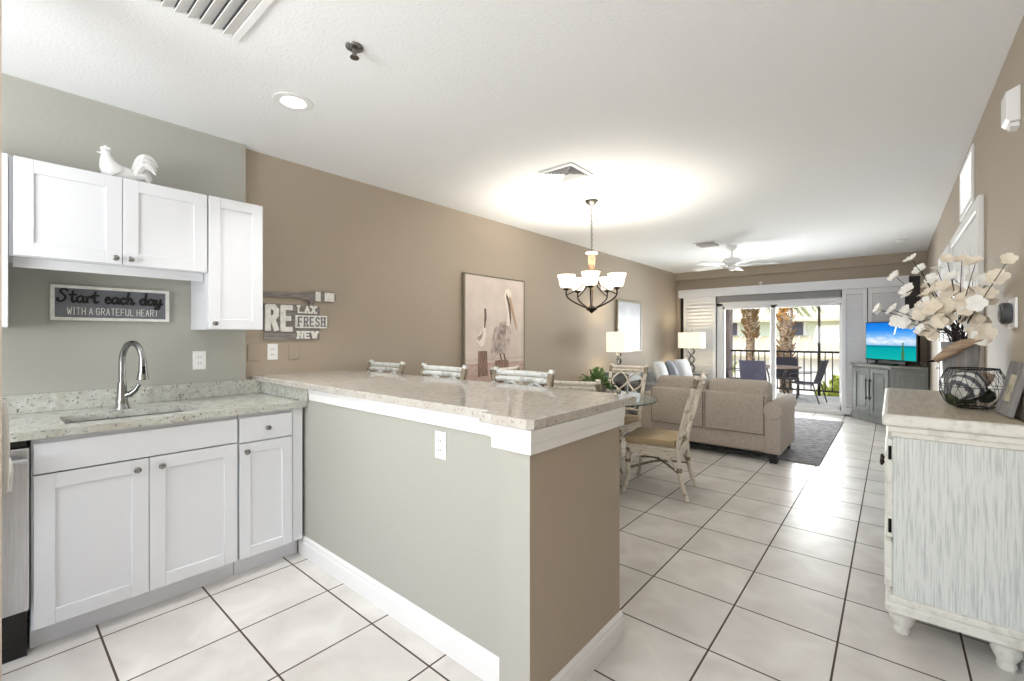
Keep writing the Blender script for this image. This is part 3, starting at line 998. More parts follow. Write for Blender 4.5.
stool = make_chair('bar_stool', 'whitewashed rattan bar stool at the granite bar, nearest the wall', 'bar stool', .71, 1.10, .455, .42, rattan_blue, lean=.09, foot=.26)
stool['group'] = 'rattan stools along the bar'
stool.location = (-3.105, 1.81, 0)
dup(stool, (-2.41, 1.81, 0), 0, 'whitewashed rattan bar stool in the middle of the three along the bar')
dup(stool, (-1.725, 1.85, 0), 0, 'whitewashed rattan bar stool nearest the end of the bar')
chair = make_chair('dining_chair', 'whitewashed rattan dining chair turned sideways in full view with tan seat', 'dining chair', .43, .985, .45, .44, rattan, lean=.14)
chair['group'] = 'rattan chairs around the glass table'
chair.location = (-1.53, 3.74, 0)
chair.rotation_euler = (0, 0, -PI / 2 + math.radians(10))
dup(chair, (-2.26, 4.3, 0), math.radians(-4), 'whitewashed rattan dining chair on the far side of the glass table, back lattice showing')
dup(chair, (-1.90, 3.10, 0), PI + .28, 'whitewashed rattan dining chair just behind the bar, only its back rail showing')
dup(chair, (-2.72, 3.50, 0), PI / 2 + .05, 'whitewashed rattan dining chair in front of the pelican picture')

# glass dining table
tb = thing('dining_table', 'round glass dining table on a rattan base', 'table', (-2.17, 3.72, 0))
tx, ty = -2.17, 3.72
gt = MB().lathe([(.0, .728), (.595, .728), (.595, .738), (.0, .738)], (tx, ty, 0), 48).build('glass_top', table_glass, tb)
MB().lathe([(.5955, .7275), (.6, .730), (.6, .7365), (.5955, .7385)], (tx, ty, 0), 48).build('edge', glass_edge, gt)
mb = MB()
for k in range(8):
    a = 2 * PI * k / 8
    def rp(rr, z, da=0):
        return (tx + rr * math.cos(a + da), ty + rr * math.sin(a + da), z)
    mb.tube(spline([rp(.30, .012), rp(.24, .12, .1), rp(.15, .36, .2), rp(.24, .60, .1), rp(.34, .72)], 5), .017, 8)
for rr, z in ((.29, .03), (.16, .33), (.16, .39), (.33, .71)):
    mb.tube([(tx + rr * math.cos(2 * PI * k / 28), ty + rr * math.sin(2 * PI * k / 28), z) for k in range(28)], .015, 7, closed=True)
mb.build('base', rattan, tb, True)

# plant on the table
pt = thing('potted_plant', 'leafy green plant in a taupe pot on the glass table', 'plant', (-2.16, 3.8, .738))
MB().lathe([(.05, 0), (.075, .015), (.09, .07), (.092, .105), (.085, .108), (.08, .095), (.0, .09)], (-2.16, 3.8, .739), 18).build('pot', pot_m, pt, True)
mb = MB()
for k in range(150):
    a = random.uniform(0, 2 * PI); el = random.uniform(-.15, 1.5); L = random.uniform(.07, .15)
    d = Vector((math.cos(a) * math.cos(el), math.sin(a) * math.cos(el), math.sin(el)))
    o_ = Vector((-2.16, 3.8, .83))
    p = o_ + d * L
    side = d.cross(Vector((0, 0, 1))).normalized() * .02
    tip = p + d * .055 + Vector((0, 0, -.012))
    mid = p + d * .025 + Vector((0, 0, .006))
    vs = [mb.bm.verts.new(q) for q in (p, mid + side, tip, mid - side)]
    mb.bm.faces.new(vs)
    mb.tube([o_ + d * .02, p], .0022, 4)
mb.build('foliage', leaf_m, pt)

# ---------------------------------------------------------------- chandelier
ch = thing('chandelier', 'bronze five-light chandelier with glowing white glass shades, on a chain', 'chandelier', (-2.17, 3.72, 1.55))
cx, cy = -2.17, 3.72
MB().lathe([(.0, 2.545), (.02, 2.55), (.055, 2.575), (.065, 2.597), (.0, 2.597)], (cx, cy, 0), 20).build('canopy', chain_m, ch, True)
mb = MB()
z = 2.55
k = 0
while z > 2.12:
    ring = [(cx + (.008 * math.cos(t) if k % 2 == 0 else 0), cy + (0 if k % 2 == 0 else .008 * math.cos(t)), z - .014 + .017 * math.sin(t)) for t in [2 * PI * j / 10 for j in range(10)]]
    mb.tube(ring, .0028, 5, closed=True)
    z -= .026; k += 1
mb.build('chain', chain_m, ch)
MB().lathe([(.012, 2.115), (.055, 2.108), (.058, 2.096), (.035, 2.088), (.0, 2.08)], (cx, cy, 0), 18).build('cap', alab, ch, True)['label'] = 'cream glass cap'
MB().lathe([(.033, 2.088), (.036, 2.04), (.028, 1.97), (.024, 1.90), (.016, 1.86), (.014, 1.60), (.028, 1.585), (.05, 1.572), (.05, 1.566), (.03, 1.552), (.012, 1.535), (.001, 1.53)], (cx, cy, 0), 16).build('column', rope_wood, ch, True)
MB().lathe([(.02, 1.60), (.052, 1.578), (.055, 1.565), (.03, 1.55), (.012, 1.534), (.001, 1.528)], (cx, cy, 0), 18).build('hub', bronze, ch, True)
for k in range(5):
    a = math.radians(-62 + 72 * k)
    ux, uy = math.cos(a), math.sin(a)
    def q(r_, z_):
        return (cx + ux * r_, cy + uy * r_, z_)
    m_ = MB()
    m_.tube(spline([q(.02, 1.57), q(.10, 1.60), q(.19, 1.645), q(.24, 1.69), q(.245, 1.752)], 5), .0075, 8)
    m_.tube(spline([q(.245, 1.70), q(.16, 1.74), q(.08, 1.80), q(.02, 1.90)], 5), .0055, 7)
    m_.lathe([(.01, 1.742), (.03, 1.752), (.034, 1.762), (.012, 1.767)], q(.245, 0), 12)
    ar = m_.build('arm', bronze, ch, True)
    m_ = MB()
    # open bell of glass, wall thickness modelled
    m_.lathe([(.028, 1.765), (.05, 1.77), (.060, 1.79), (.070, 1.84), (.083, 1.880), (.0865, 1.888), (.081, 1.886), (.066, 1.841), (.055, 1.795), (.044, 1.78), (.02, 1.777)], q(.245, 0), 20)
    m_.build('shade', alab, ch, True)
    light('chandelier_bulb', 'SPOT', q(.245, 1.845), 7, (1, .94, .84), (PI, 0, 0), .03)
for o in bpy.data.objects:
    if o.name.startswith('chandelier_bulb'):
        o.data.spot_size = math.radians(146); o.data.spot_blend = .5
light('chandelier_glow', 'POINT', (cx, cy, 1.98), 9, (1, .93, .82), size=.12)

# ---------------------------------------------------------------- ceiling fittings


def register(name, label, cat, x0, x1, y0, y1, n, along='x', frame=.035, tilt=.6, kind='vent'):
    v = thing(name, label, cat, ((x0 + x1) / 2, (y0 + y1) / 2, H - .02))
    f = MB()
    z0, z1 = H - .012, H - .001
    f.box(x0, x1, y0, y0 + frame, z0, z1, .003).box(x0, x1, y1 - frame, y1, z0, z1, .003).box(x0, x0 + frame, y0 + frame, y1 - frame, z0, z1, .003).box(x1 - frame, x1, y0 + frame, y1 - frame, z0, z1, .003)
    f.build('frame', white_trim, v)
    MB().box(x0 + frame * .6, x1 - frame * .6, y0 + frame * .6, y1 - frame * .6, H - .003, H - .001).build('duct_opening', shadow_dark, v)
    for k in range(n):
        if along == 'x':
            c = y0 + frame + (y1 - y0 - 2 * frame) * (k + .5) / n
            M = Matrix.Translation(((x0 + x1) / 2, c, H - .013)) @ Matrix.Rotation(tilt, 4, 'X')
            MB().box(-(x1 - x0) / 2 + frame, (x1 - x0) / 2 - frame, -(y1 - y0) / n * .5, (y1 - y0) / n * .42, -.0015, .0015, m=M).build('louver', white_trim, v)
        else:
            c = x0 + frame + (x1 - x0 - 2 * frame) * (k + .5) / n
            M = Matrix.Translation((c, (y0 + y1) / 2, H - .013)) @ Matrix.Rotation(-tilt, 4, 'Y')
            MB().box(-(x1 - x0) / n * .5, (x1 - x0) / n * .42, -(y1 - y0) / 2 + frame, (y1 - y0) / 2 - frame, -.0015, .0015, m=M).build('louver', white_trim, v)
    return v


register('ceiling_vent', 'white slatted return vent on the ceiling at the top edge above the kitchen', 'vent', -2.16, -1.60, .28, .71, 9, 'x', .03, .45)
v2 = thing('ceiling_vent', 'square white four-way ceiling diffuser near the chandelier', 'vent', (-1.955, 2.96, H - .02))
x0, x1, y0, y1 = -2.11, -1.80, 2.80, 3.12
f = MB()
for a, b in ((0, .03),):
    f.box(x0, x1, y0, y0 + b, H - .012, H - .001, .002).box(x0, x1, y1 - b, y1, H - .012, H - .001, .002).box(x0, x0 + b, y0 + b, y1 - b, H - .012, H - .001, .002).box(x1 - b, x1, y0 + b, y1 - b, H - .012, H - .001, .002)
f.build('frame', white_trim, v2)
MB().box(x0 + .025, x1 - .025, y0 + .025, y1 - .025, H - .003, H - .001).build('duct_opening', shadow_dark, v2)
mx_, my_ = (x0 + x1) / 2, (y0 + y1) / 2
for k in range(5):
    s = .03 + .021 * k
    e = .125 - s * .2
    for (qx, qy, ax_) in ((0, -1, 'x'), (0, 1, 'x'), (-1, 0, 'y'), (1, 0, 'y')):
        cxx, cyy = mx_ + qx * s, my_ + qy * s
        wd = s - .004
        if ax_ == 'x':
            M = Matrix.Translation((cxx, cyy, H - .011)) @ Matrix.Rotation(-.6 * qy, 4, 'X')
            MB().box(-wd, wd, -.009, .009, -.001, .001, m=M).build('louver', white_trim, v2)
        else:
            M = Matrix.Translation((cxx, cyy, H - .011)) @ Matrix.Rotation(.6 * qx, 4, 'Y')
            MB().box(-.009, .009, -wd, wd, -.001, .001, m=M).build('louver', white_trim, v2)
register('ceiling_vent', 'small white ceiling register beyond the chandelier beside the fan', 'vent', -2.10, -1.80, 6.33, 6.66, 7, 'x', .03, .7)

dl = thing('downlight', 'lit round recessed ceiling light above the kitchen cabinets', 'ceiling light', (-2.5, 1.09, H))
MB().lathe([(.062, H - .004), (.066, H - .008), (.098, H - .006), (.1, H - .001), (.062, H - .001)], (-2.5, 1.09, 0), 28).build('trim_ring', white_trim, dl, True)
MB().lathe([(.0, H - .004), (.06, H - .004), (.062, H - .001), (.0, H - .001)], (-2.5, 1.09, 0), 24).build('lens', bulb_m, dl, True)
light('downlight_lamp', 'AREA', (-2.5, 1.09, H - .012), 2.5, (1, .98, .94), (0, 0, 0), .12, spread=math.radians(90))

spk = thing('fire_sprinkler', 'chrome fire sprinkler on the ceiling near the downlight', 'sprinkler', (-1.82, 1.06, H - .05))
MB().lathe([(.0, H - .014), (.022, H - .014), (.038, H - .006), (.04, H - .001), (.0, H - .001)], (-1.82, 1.06, 0), 20).build('escutcheon', nickel, spk, True)
mb = MB().lathe([(.008, H - .04), (.01, H - .03), (.01, H - .012), (.004, H - .012)], (-1.82, 1.06, 0), 10)
mb.lathe([(.002, H - .05), (.02, H - .05), (.02, H - .047), (.002, H - .047)], (-1.82, 1.06, 0), 14).tube([(-1.82, 1.06, H - .05), (-1.82, 1.06, H - .03)], .003, 6)
mb.build('head', chain_m, spk, True)
sm = thing('smoke_detector', 'small white round smoke detector on the far ceiling by the right wall', 'detector', (.1, 7.9, H - .03))
MB().lathe([(.0, H - .035), (.05, H - .035), (.062, H - .02), (.065, H - .001), (.0, H - .001)], (.1, 7.9, 0), 20).build('housing', plate_white, sm, True)
ws = MB().lathe([(.001, 0), (.03, .002), (.03, .008), (.014, .012), (.012, .04), (.001, .042)], n=14, m=Matrix.Translation((-1.83, FY + .03, 2.29)) @ Matrix.Rotation(PI / 2, 4, 'X')).build('wall_sprinkler', plate_white, None, True)
tag(ws, 'tiny white sprinkler head on the soffit above the balcony door', 'sprinkler')
kd = MB().lathe([(.0, -.03), (.06, -.03), (.07, -.012), (.07, 0), (.0, 0)], (-1.47, .62, H - .001), 20).build('smoke_detector', plate_white, None, True)
tag(kd, 'white round smoke detector cut off by the top edge of the photo', 'detector')

fan = thing('ceiling_fan', 'white five-blade ceiling fan over the living room', 'ceiling fan', (-1.74, 6.9, 2.25))
fx0, fy0 = -1.74, 6.9
MB().lathe([(.0, 2.53), (.03, 2.53), (.06, 2.56), (.065, 2.597), (.0, 2.597)], (fx0, fy0, 0), 18).build('canopy', plate_white, fan, True)
MB().tube([(fx0, fy0, 2.54), (fx0, fy0, 2.42)], .012, 10).build('downrod', plate_white, fan, True)
MB().lathe([(.0, 2.325), (.09, 2.33), (.115, 2.35), (.118, 2.40), (.09, 2.425), (.03, 2.43), (.0, 2.43)], (fx0, fy0, 0), 24).build('motor', plate_white, fan, True)
MB().lathe([(.0, 2.25), (.035, 2.255), (.055, 2.285), (.05, 2.325), (.0, 2.325)], (fx0, fy0, 0), 20).build('hub_cap', plate_white, fan, True)
for k in range(5):
    a = math.radians(22 + 72 * k)
    M = Matrix.Translation((fx0, fy0, 2.325)) @ Matrix.Rotation(a, 4, 'Z')
    bl = MB().box(.17, .58, -.062, .062, -.005, .005, .003, m=M @ Matrix.Rotation(.2, 4, 'X')).build('blade', plate_white, fan)
    MB().box(.07, .22, -.018, .018, -.008, .004, .002, m=M).build('blade_iron', plate_white, bl)

# ---------------------------------------------------------------- far wall: door, shutters, shade
d1 = thing('door_1', 'white sliding glass balcony door', 'door', (-1.6, FY, 0))
d1['kind'] = 'structure'
for k_ in ('label', 'category'):
    del d1[k_]
DY = FY + .04
f = MB()
f.box(-2.60, -2.49, DY, DY + .09, 0, 1.955, .004).box(-.64, -.60, DY, DY + .09, 0, 1.955, .004).box(-2.60, -.60, DY, DY + .09, 1.885, 1.955, .004).box(-2.60, -.60, DY - .02, DY + .09, 0, .07, .004)
f.build('frame', vinyl, d1)
f = MB()
for a, b, yy in ((-2.49, -1.60, .02), (-1.69, -.64, .055)):
    f.box(a, a + .075 if a > -2 else a + .035, DY + yy, DY + yy + .03, .07, 1.885, .003).box(b - .075 if b < -1 else b - .03, b, DY + yy, DY + yy + .03, .07, 1.885, .003)
    f.box(a, b, DY + yy, DY + yy + .03, .07, .14, .003).box(a, b, DY + yy, DY + yy + .03, 1.83, 1.885, .003)
f.build('sash', vinyl, d1)
MB().box(-2.47, -1.66, DY + .033, DY + .037, .13, 1.84).build('pane', pane_m, d1)
MB().box(-1.62, -.66, DY + .068, DY + .072, .13, 1.84).build('pane', pane_m, d1)
struct('trim_header', MB().box(-3.30, .20, FY - .09, FY + .02, 2.085, 2.24, .004), shutter_m)
struct('side_gap_shade', MB().box(.16, .33, FY + .04, FY + .16, 0, 2.235).box(-3.30, -3.22, FY + .04, FY + .16, 0, 2.09).box(-3.22, -2.6, FY + .14, FY + .18, 0, 2.235).box(-.6, .16, FY + .14, FY + .18, 0, 2.235).box(-2.6, -.6, FY + .10, FY + .18, 1.955, 2.235), gap_shade_m)  # near-black panels painting in the shade of the gaps round the shutters


def shutter(label, x0, x1, y, z0=.03, z1=2.085, n=27):
    s = thing('shutter_panel', label, 'shutter', ((x0 + x1) / 2, y, z0), group='white shutters beside the balcony door')
    f = MB()
    f.box(x0, x0 + .055, y - .017, y + .017, z0, z1, .003).box(x1 - .055, x1, y - .017, y + .017, z0, z1, .003)
    f.box(x0 + .055, x1 - .055, y - .017, y + .017, z0, z0 + .11, .003).box(x0 + .055, x1 - .055, y - .017, y + .017, z1 - .09, z1, .003)
    f.build('frame', shutter_m, s)
    f = MB()
    a, b = z0 + .115, z1 - .095
    for k in range(n):
        c = a + (b - a) * (k + .5) / n
        M = Matrix.Translation(((x0 + x1) / 2, y, c)) @ Matrix.Rotation(-1.2, 4, 'X')
        f.box(-(x1 - x0) / 2 + .056, (x1 - x0) / 2 - .056, -.036, .036, -.005, .005, .003, m=M)
    f.build('slats', shutter_m, s)
    return s


shutter('white slatted shutter panel left of the balcony door, behind the metal lamp', -3.215, -2.60, FY - .02)
shutter('white slatted shutter panel right beside the balcony door glass', -.625, -.30, FY - .03)
shutter('white slatted shutter panel in the corner behind the television', -.29, .155, FY - .01)
rsd = thing('roller_shade', 'grey rolled-up shade above the balcony door glass', 'shade', (-1.62, FY - .03, 1.95))
MB().box(-2.58, -.64, FY - .03, FY + .02, 1.965, 2.08, .006).build('cassette', shade_grey, rsd)
MB().tube([(-2.58, FY + .03, 1.955), (-.64, FY + .03, 1.955)], .012, 8).build('bottom_bar', vinyl, rsd)

# ---------------------------------------------------------------- living room
rug = MB()
rug.box(-2.75, -.555, 5.45, 8.42, .001, .014, .004)
tag(rug.build('area_rug', rug_m), 'grey woven area rug in front of the sofa', 'rug')

so = thing('sofa', 'taupe tweed two-seat sofa seen from behind with rolled arms', 'sofa', (-1.61, 5.65, 0))
SB = 5.22        # plane of the back
SL, SR = -2.36, -.86
MB().box(SL + .02, SR - .02, SB + .02, 6.10, .10, .40, .02, seg=2).build('base', sofa_m, so, True)
mb = MB()
mb.box(SL + .12, SR - .12, SB, SB + .17, .10, .70, .03, seg=3)
bk = mb.build('back', sofa_m, so, True)
for a, b in ((SL + .145, -1.615), (-1.595, SR - .145)):
    p = MB().box(a, b, SB - .014, SB + .02, .285, .695, .010, seg=2).build('back_panel', sofa_m, bk, True)
    MB().tube([(a + .004, SB - .010, .69), (a + .004, SB - .010, .29), (b - .004, SB - .010, .29), (b - .004, SB - .010, .69)], .0055, 6).build('piping', sofa_seam, p, True)
for a, b in ((SL + .15, -1.615), (-1.60, SR - .12)):
    mb = MB().box(a, b, SB + .10, SB + .34, .42, .83, .07, seg=4)
    mb.build('back_cushion', sofa_m, so, True)
for a, b in ((SL + .15, -1.615), (-1.60, SR - .15)):
    MB().box(a, b, SB + .28, 6.12, .39, .52, .04, seg=3).build('seat_cushion', sofa_m, so, True)
for s, xa in ((-1, SL), (1, SR)):
    mb = MB()
    inner = xa - s * .15
    x_a, x_b = min(inner, xa), max(inner, xa)
    mb.box(x_a, x_b, SB - .005, 6.10, .10, .545, .012, seg=2)
    yy0, yy1 = SB - .015, 6.13
    cxr = (x_a + x_b) / 2 + s * .003
    mb.tube([(cxr, yy0, .545), (cxr, yy0 + .012, .545), (cxr, yy1 - .012, .545), (cxr, yy1, .545)], [.082, .09, .09, .082], 24)
    mb.build('arm', sofa_m, so, True)
for x in (SL + .07, SR - .07):
    for y in (SB + .05, 6.03):
        z_ = 0 if y < 5.4 else .015
        MB().prism([(x - .035, y - .035), (x + .035, y - .035), (x + .035, y + .035), (x - .035, y + .035)], z_, .105, 'z', .004).build('foot', espresso, so)
MB().box(SL + .05, SR - .05, SB + .05, 6.05, .07, .10).build('dust_cover', espresso, so)

# grey couch along the left wall with pillows
lo = thing('loveseat', 'grey couch along the left wall under the framed print', 'sofa', (-2.95, 7.4, 0))
MB().box(LW + .02, -2.50, 6.45, 8.35, .12, .42, .03, seg=2).build('base', couch_m, lo, True)
MB().box(LW + .02, LW + .26, 6.45, 8.35, .42, .74, .05, seg=3).build('back', couch_m, lo, True)
for y in (6.45, 8.17):
    MB().box(LW + .02, -2.48, y, y + .18, .12, .60, .05, seg=3).build('arm', couch_m, lo, True)
for a, b in ((6.63, 7.39), (7.41, 8.17)):
    MB().box(LW + .24, -2.48, a, b, .42, .55, .04, seg=3).build('seat_cushion', couch_m, lo, True)
for x in (LW + .08, -2.56):
    for y in (6.52, 8.28):
        MB().box(x - .03, x + .03, y - .03, y + .03, .014, .12, .003).build('foot', espresso, lo)


def pillow(name, label, c, m, rz, rx, sz=.36, group='pillows on the grey couch'):
    mb = MB()
    n = 10
    M = Matrix.Translation(c) @ Matrix.Rotation(rz, 4, 'Z') @ Matrix.Rotation(rx, 4, 'X')
    top, bot = {}, {}
    for i in range(n + 1):
        for j in range(n + 1):
            u, v = i / n * 2 - 1, j / n * 2 - 1
            th = .075 * ((1 - u ** 4) * (1 - v ** 4)) ** .6
            k = sz / 2 * (1 - .06 * (1 - abs(u)) * abs(v) ** 3 - .0)
            top[i, j] = mb.bm.verts.new((u * k, v * sz / 2, th))
            bot[i, j] = top[i, j] if th < 1e-6 else mb.bm.verts.new((u * k, v * sz / 2, -th))
    for i in range(n):
        for j in range(n):
            for dct in (top, bot):
                q = [dct[i, j], dct[i + 1, j], dct[i + 1, j + 1], dct[i, j + 1]]
                try:
                    mb.bm.faces.new(q)
                except ValueError:
                    pass
    bmesh.ops.recalc_face_normals(mb.bm, faces=mb.bm.faces)
    bmesh.ops.transform(mb.bm, matrix=M, verts=mb.bm.verts)
    return tag(mb.build(name, m, None, True), label, 'pillow', group)


pillow('throw_pillow', 'pale grey throw pillow at the near end of the grey couch', (-2.80, 6.95, .735), pillow_w, PI / 2, 1.25)
pillow('throw_pillow', 'slate grey throw pillow in the middle of the grey couch', (-2.80, 7.42, .735), pillow_s, PI / 2 + .2, 1.2)
pillow('throw_pillow', 'white throw pillow at the far end of the grey couch', (-2.80, 7.95, .735), pillow_w, PI / 2 - .25, 1.2)


def lamp(label, x, y, z0, zb, zt, w, dp, wob):
    l = thing('table_lamp', label, 'lamp', (x, y, z0))
    MB().lathe([(.0, 0), (.075, 0), (.075, .012), (.03, .02), (.0, .022)], (x, y, z0), 20).build('base', lamp_metal, l, True)
    mb = MB()
    L = zb - z0
    for ph in (0, PI):
        pts = [(x + wob * math.sin(ph + 3.0 * PI * k / 24) * (1 if ph == 0 else 1), y + .3 * wob * math.cos(ph + 3 * PI * k / 24), z0 + .01 + (L + .02) * k / 24) for k in range(25)]
        mb.tube(pts, .015, 8)
    mb.build('stem', lamp_metal, l, True)
    mb = MB()
    t = .004
    mb.box(x - w / 2, x + w / 2, y - dp / 2, y - dp / 2 + t, zb, zt).box(x - w / 2, x + w / 2, y + dp / 2 - t, y + dp / 2, zb, zt)
    mb.box(x - w / 2, x - w / 2 + t, y - dp / 2 + t, y + dp / 2 - t, zb, zt).box(x + w / 2 - t, x + w / 2, y - dp / 2 + t, y + dp / 2 - t, zb, zt)
    mb.build('shade', linen, l)
    MB().tube([(x, y, zb), (x, y, zt + .03)], .005, 6).ball((x, y, zt + .035), .012, 2).build('finial', lamp_metal, l, True)
    light('table_lamp_bulb', 'POINT', (x, y, (zb + zt) / 2), 5, (1, .88, .68), size=.05)
    return l


def end_table(label, x, y, top, w):
    t = thing('end_table', label, 'table', (x, y, 0), group='end tables beside the grey couch')
    MB().box(x - w / 2, x + w / 2, y - w / 2, y + w / 2, top - .03, top, .005).build('table_top', grey_top, t)
    MB().box(x - w / 2 + .03, x + w / 2 - .03, y - w / 2 + .03, y + w / 2 - .03, top - .12, top - .03).build('apron', grey_cab, t)
    for sx in (-1, 1):
        for sy in (-1, 1):
            MB().box(x + sx * (w / 2 - .05) - .02, x + sx * (w / 2 - .05) + .02, y + sy * (w / 2 - .05) - .02, y + sy * (w / 2 - .05) + .02, 0, top - .03, .003).build('leg', grey_cab, t)
    return t


end_table('grey end table beside the near end of the grey couch', -3.05, 6.02, .80, .55)
lamp('table lamp with cream shade left of the framed print', -3.02, 5.95, .80, 1.085, 1.375, .285, .22, .03)
end_table('grey end table in the far left corner by the shutters', -2.93, 8.78, .62, .5)
lamp('table lamp with cream shade and twisted metal base in front of the shutters', -2.93, 8.78, .62, 1.085, 1.385, .43, .25, .05)

# pictures on the left wall


def picture(name, label, y0, y1, z0, z1, dep, fr, fm):
    p = thing(name, label, 'picture', (LW, (y0 + y1) / 2, z0))
    x1 = LW + dep
    f = MB()
    f.box(LW + .002, x1, y0, y0 + fr, z0, z1, .003).box(LW + .002, x1, y1 - fr, y1, z0, z1, .003).box(LW + .002, x1, y0 + fr, y1 - fr, z0, z0 + fr, .003).box(LW + .002, x1, y0 + fr, y1 - fr, z1 - fr, z1, .003)
    f.build('frame', fm, p)
    return p


pp = picture('pelican_painting', 'large framed painting of two pelicans on wooden pilings', 3.17, 4.16, .76, 1.97, .045, .014, pic_frame)
xc = LW + .036
MB().box(LW + .01, xc, 3.184, 4.146, .774, 1.956).build('canvas', canvas_m, pp)
MB().box(xc, xc + .001, 3.184, 4.146, .774, 1.02).build('painted_water', water_paint, pp)
MB().box(xc, xc + .001, 3.184, 4.146, 1.06, 1.066).build('painted_horizon', water_paint, pp)


def flat(pts, d, name, m):
    """painted shape on the canvas: outline (y, z) with a film of paint"""
    return MB().prism(pts, xc + .0012, xc + .0012 + d, 'x').build(name, m, pp)


U = lambda u, v: (3.17 + u * .99, .76 + v * 1.21)     # picture coordinates 0..1
flat([U(.47, .02), (U(.70, .02)), U(.705, .215), U(.69, .235), U(.48, .235), U(.465, .215)], .001, 'painted_piling', post_paint)
flat([U(.20, .10), U(.36, .10), U(.345, .30), U(.34, .325), U(.21, .325), U(.205, .30)], .001, 'painted_piling', post_paint)
# big pelican: tail, body, wing, neck, head
flat([U(.44, .23), U(.40, .30), U(.42, .42), U(.46, .52), U(.53, .58), U(.62, .60), U(.70, .58), U(.745, .50), U(.74, .40), U(.68, .33), U(.60, .29), U(.50, .29)], .001, 'painted_pelican', pelican_w)
flat([U(.47, .30), U(.50, .46), U(.57, .55), U(.66, .56), U(.65, .44), U(.56, .35)], .0016, 'painted_wing', pelican_g)
flat([U(.66, .56), U(.72, .55), U(.735, .64), U(.71, .72), U(.69, .79), U(.72, .83), U(.745, .82), U(.75, .87), U(.70, .905), U(.645, .89), U(.625, .83), U(.65, .74), U(.68, .66)], .0018, 'painted_neck', pelican_pale)
flat([U(.665, .86), U(.70, .82), U(.74, .73), U(.75, .62), U(.735, .56), U(.715, .66), U(.69, .76), U(.66, .82)], .002, 'painted_nape', pelican_d)
flat([U(.72, .835), U(.745, .815), U(.86, .535), U(.85, .515), U(.80, .60), U(.74, .72), U(.71, .80)], .0022, 'painted_bill', bill_m)
flat([U(.545, .30), U(.565, .30), U(.59, .235), U(.57, .235)], .0022, 'painted_leg', pelican_d)
flat([U(.61, .30), U(.63, .30), U(.655, .235), U(.635, .235)], .0022, 'painted_leg', pelican_d)
# small pelican
flat([U(.17, .43), U(.22, .47), U(.27, .52), U(.30, .58), U(.32, .55), U(.33, .46), U(.30, .38), U(.25, .36), U(.20, .40)], .001, 'painted_pelican', pelican_pale)
flat([U(.175, .44), U(.25, .47), U(.29, .53), U(.265, .44), U(.22, .41)], .0014, 'painted_wing', pelican_w)
flat([U(.285, .56), U(.315, .57), U(.335, .66), U(.345, .70), U(.325, .715), U(.30, .69), U(.295, .62)], .0016, 'painted_neck', pelican_pale)
flat([U(.30, .70), U(.33, .705), U(.335, .64), U(.315, .53), U(.295, .53), U(.30, .62)], .002, 'painted_bill', pelican_d)

ap = picture('framed_print', 'pale grey framed print above the grey couch behind the chandelier', 6.54, 7.44, 1.05, 1.90, .04, .03, pic_frame)
MB().box(LW + .01, LW + .03, 6.57, 7.41, 1.08, 1.87).build('print', art_grey, ap)
mb = MB()
for (u0, v0, w_, h_) in ((.24, .66, .30, .06), (.22, .57, .32, .07), (.20, .48, .28, .06), (.12, .34, .16, .04), (.44, .30, .22, .05), (.18, .24, .14, .05), (.40, .19, .20, .04), (.26, .14, .12, .03)):
    ya, za = 6.57 + u0 * .84, 1.08 + v0 * .79
    mb.prism([(ya, za), (ya + w_ * .84, za + .012), (ya + w_ * .80, za + h_ * .79), (ya + .02, za + h_ * .7)], LW + .0302, LW + .0312, 'x')
mb.build('glare_streaks', glare_white, ap)  # white shapes painting the window's reflection on the picture glass

# corner television cabinet
tvc = thing('corner_cabinet', 'grey corner media cabinet with two panelled doors under the television', 'cabinet', (-.05, 8.85, 0))
plan = [(-.49, 9.07), (.01, 8.40), (.385, 8.40), (.385, 9.07)]


def grow(pl_, e):
    cxx = sum(p[0] for p in pl_) / 4; cyy = sum(p[1] for p in pl_) / 4
    return [(p[0] + (e if p[0] > cxx and p[0] < .2 else 0) * 0 - (e if p[0] < .2 else 0), p[1] - (e if p[1] < 8.8 else 0)) for p in pl_]


MB().prism(plan, .09, .85, 'z').build('body', grey_cab, tvc)
MB().prism(grow(plan, .028), .85, .885, 'z', .006).build('top', grey_top, tvc)
MB().prism(grow(plan, .018), .0, .09, 'z', .004).build('plinth', grey_cab, tvc)
fa, fb_ = Vector((-.49, 9.07, 0)), Vector((.01, 8.40, 0))
dvec = (fb_ - fa); LL = dvec.length; dvec.normalize()
ang = math.atan2(dvec.y, dvec.x)
FM = Matrix.Translation(fa) @ Matrix.Rotation(ang, 4, 'Z')


def fbox(mb, s0, s1, d0, d1, z0, z1, bev=0):
    return mb.box(s0, s1, d0, d1, z0, z1, bev, m=FM)


for a, b in ((.06, LL / 2 - .004), (LL / 2 + .004, LL - .06)):
    mb = MB()
    fr = .06
    fbox(mb, a, a + fr, -.02, 0, .13, .82, .003); fbox(mb, b - fr, b, -.02, 0, .13, .82, .003)
    fbox(mb, a + fr, b - fr, -.02, 0, .13, .13 + fr, .003); fbox(mb, a + fr, b - fr, -.02, 0, .82 - fr, .82, .003)
    fbox(mb, a + fr, b - fr, -.008, 0, .13 + fr, .82 - fr)
    fbox(mb, a + fr + .03, b - fr - .03, -.016, -.006, .13 + fr + .04, .82 - fr - .04, .006)
    dd = mb.build('door', grey_cab, tvc)
    hx = LL / 2 + (-.035 if a < LL / 2 - .1 else .035)
    hm = MB()
    def fp(s, dd_, z):
        return FM @ Vector((s, dd_, z))
    hm.tube([fp(hx, -.055, .34), fp(hx, -.055, .66)], .009, 8)
    for zz in (.37, .63):
        hm.tube([fp(hx, -.02, zz), fp(hx, -.055, zz)], .007, 8)
    hm.build('handle', hardware, dd, True)
mb = MB()
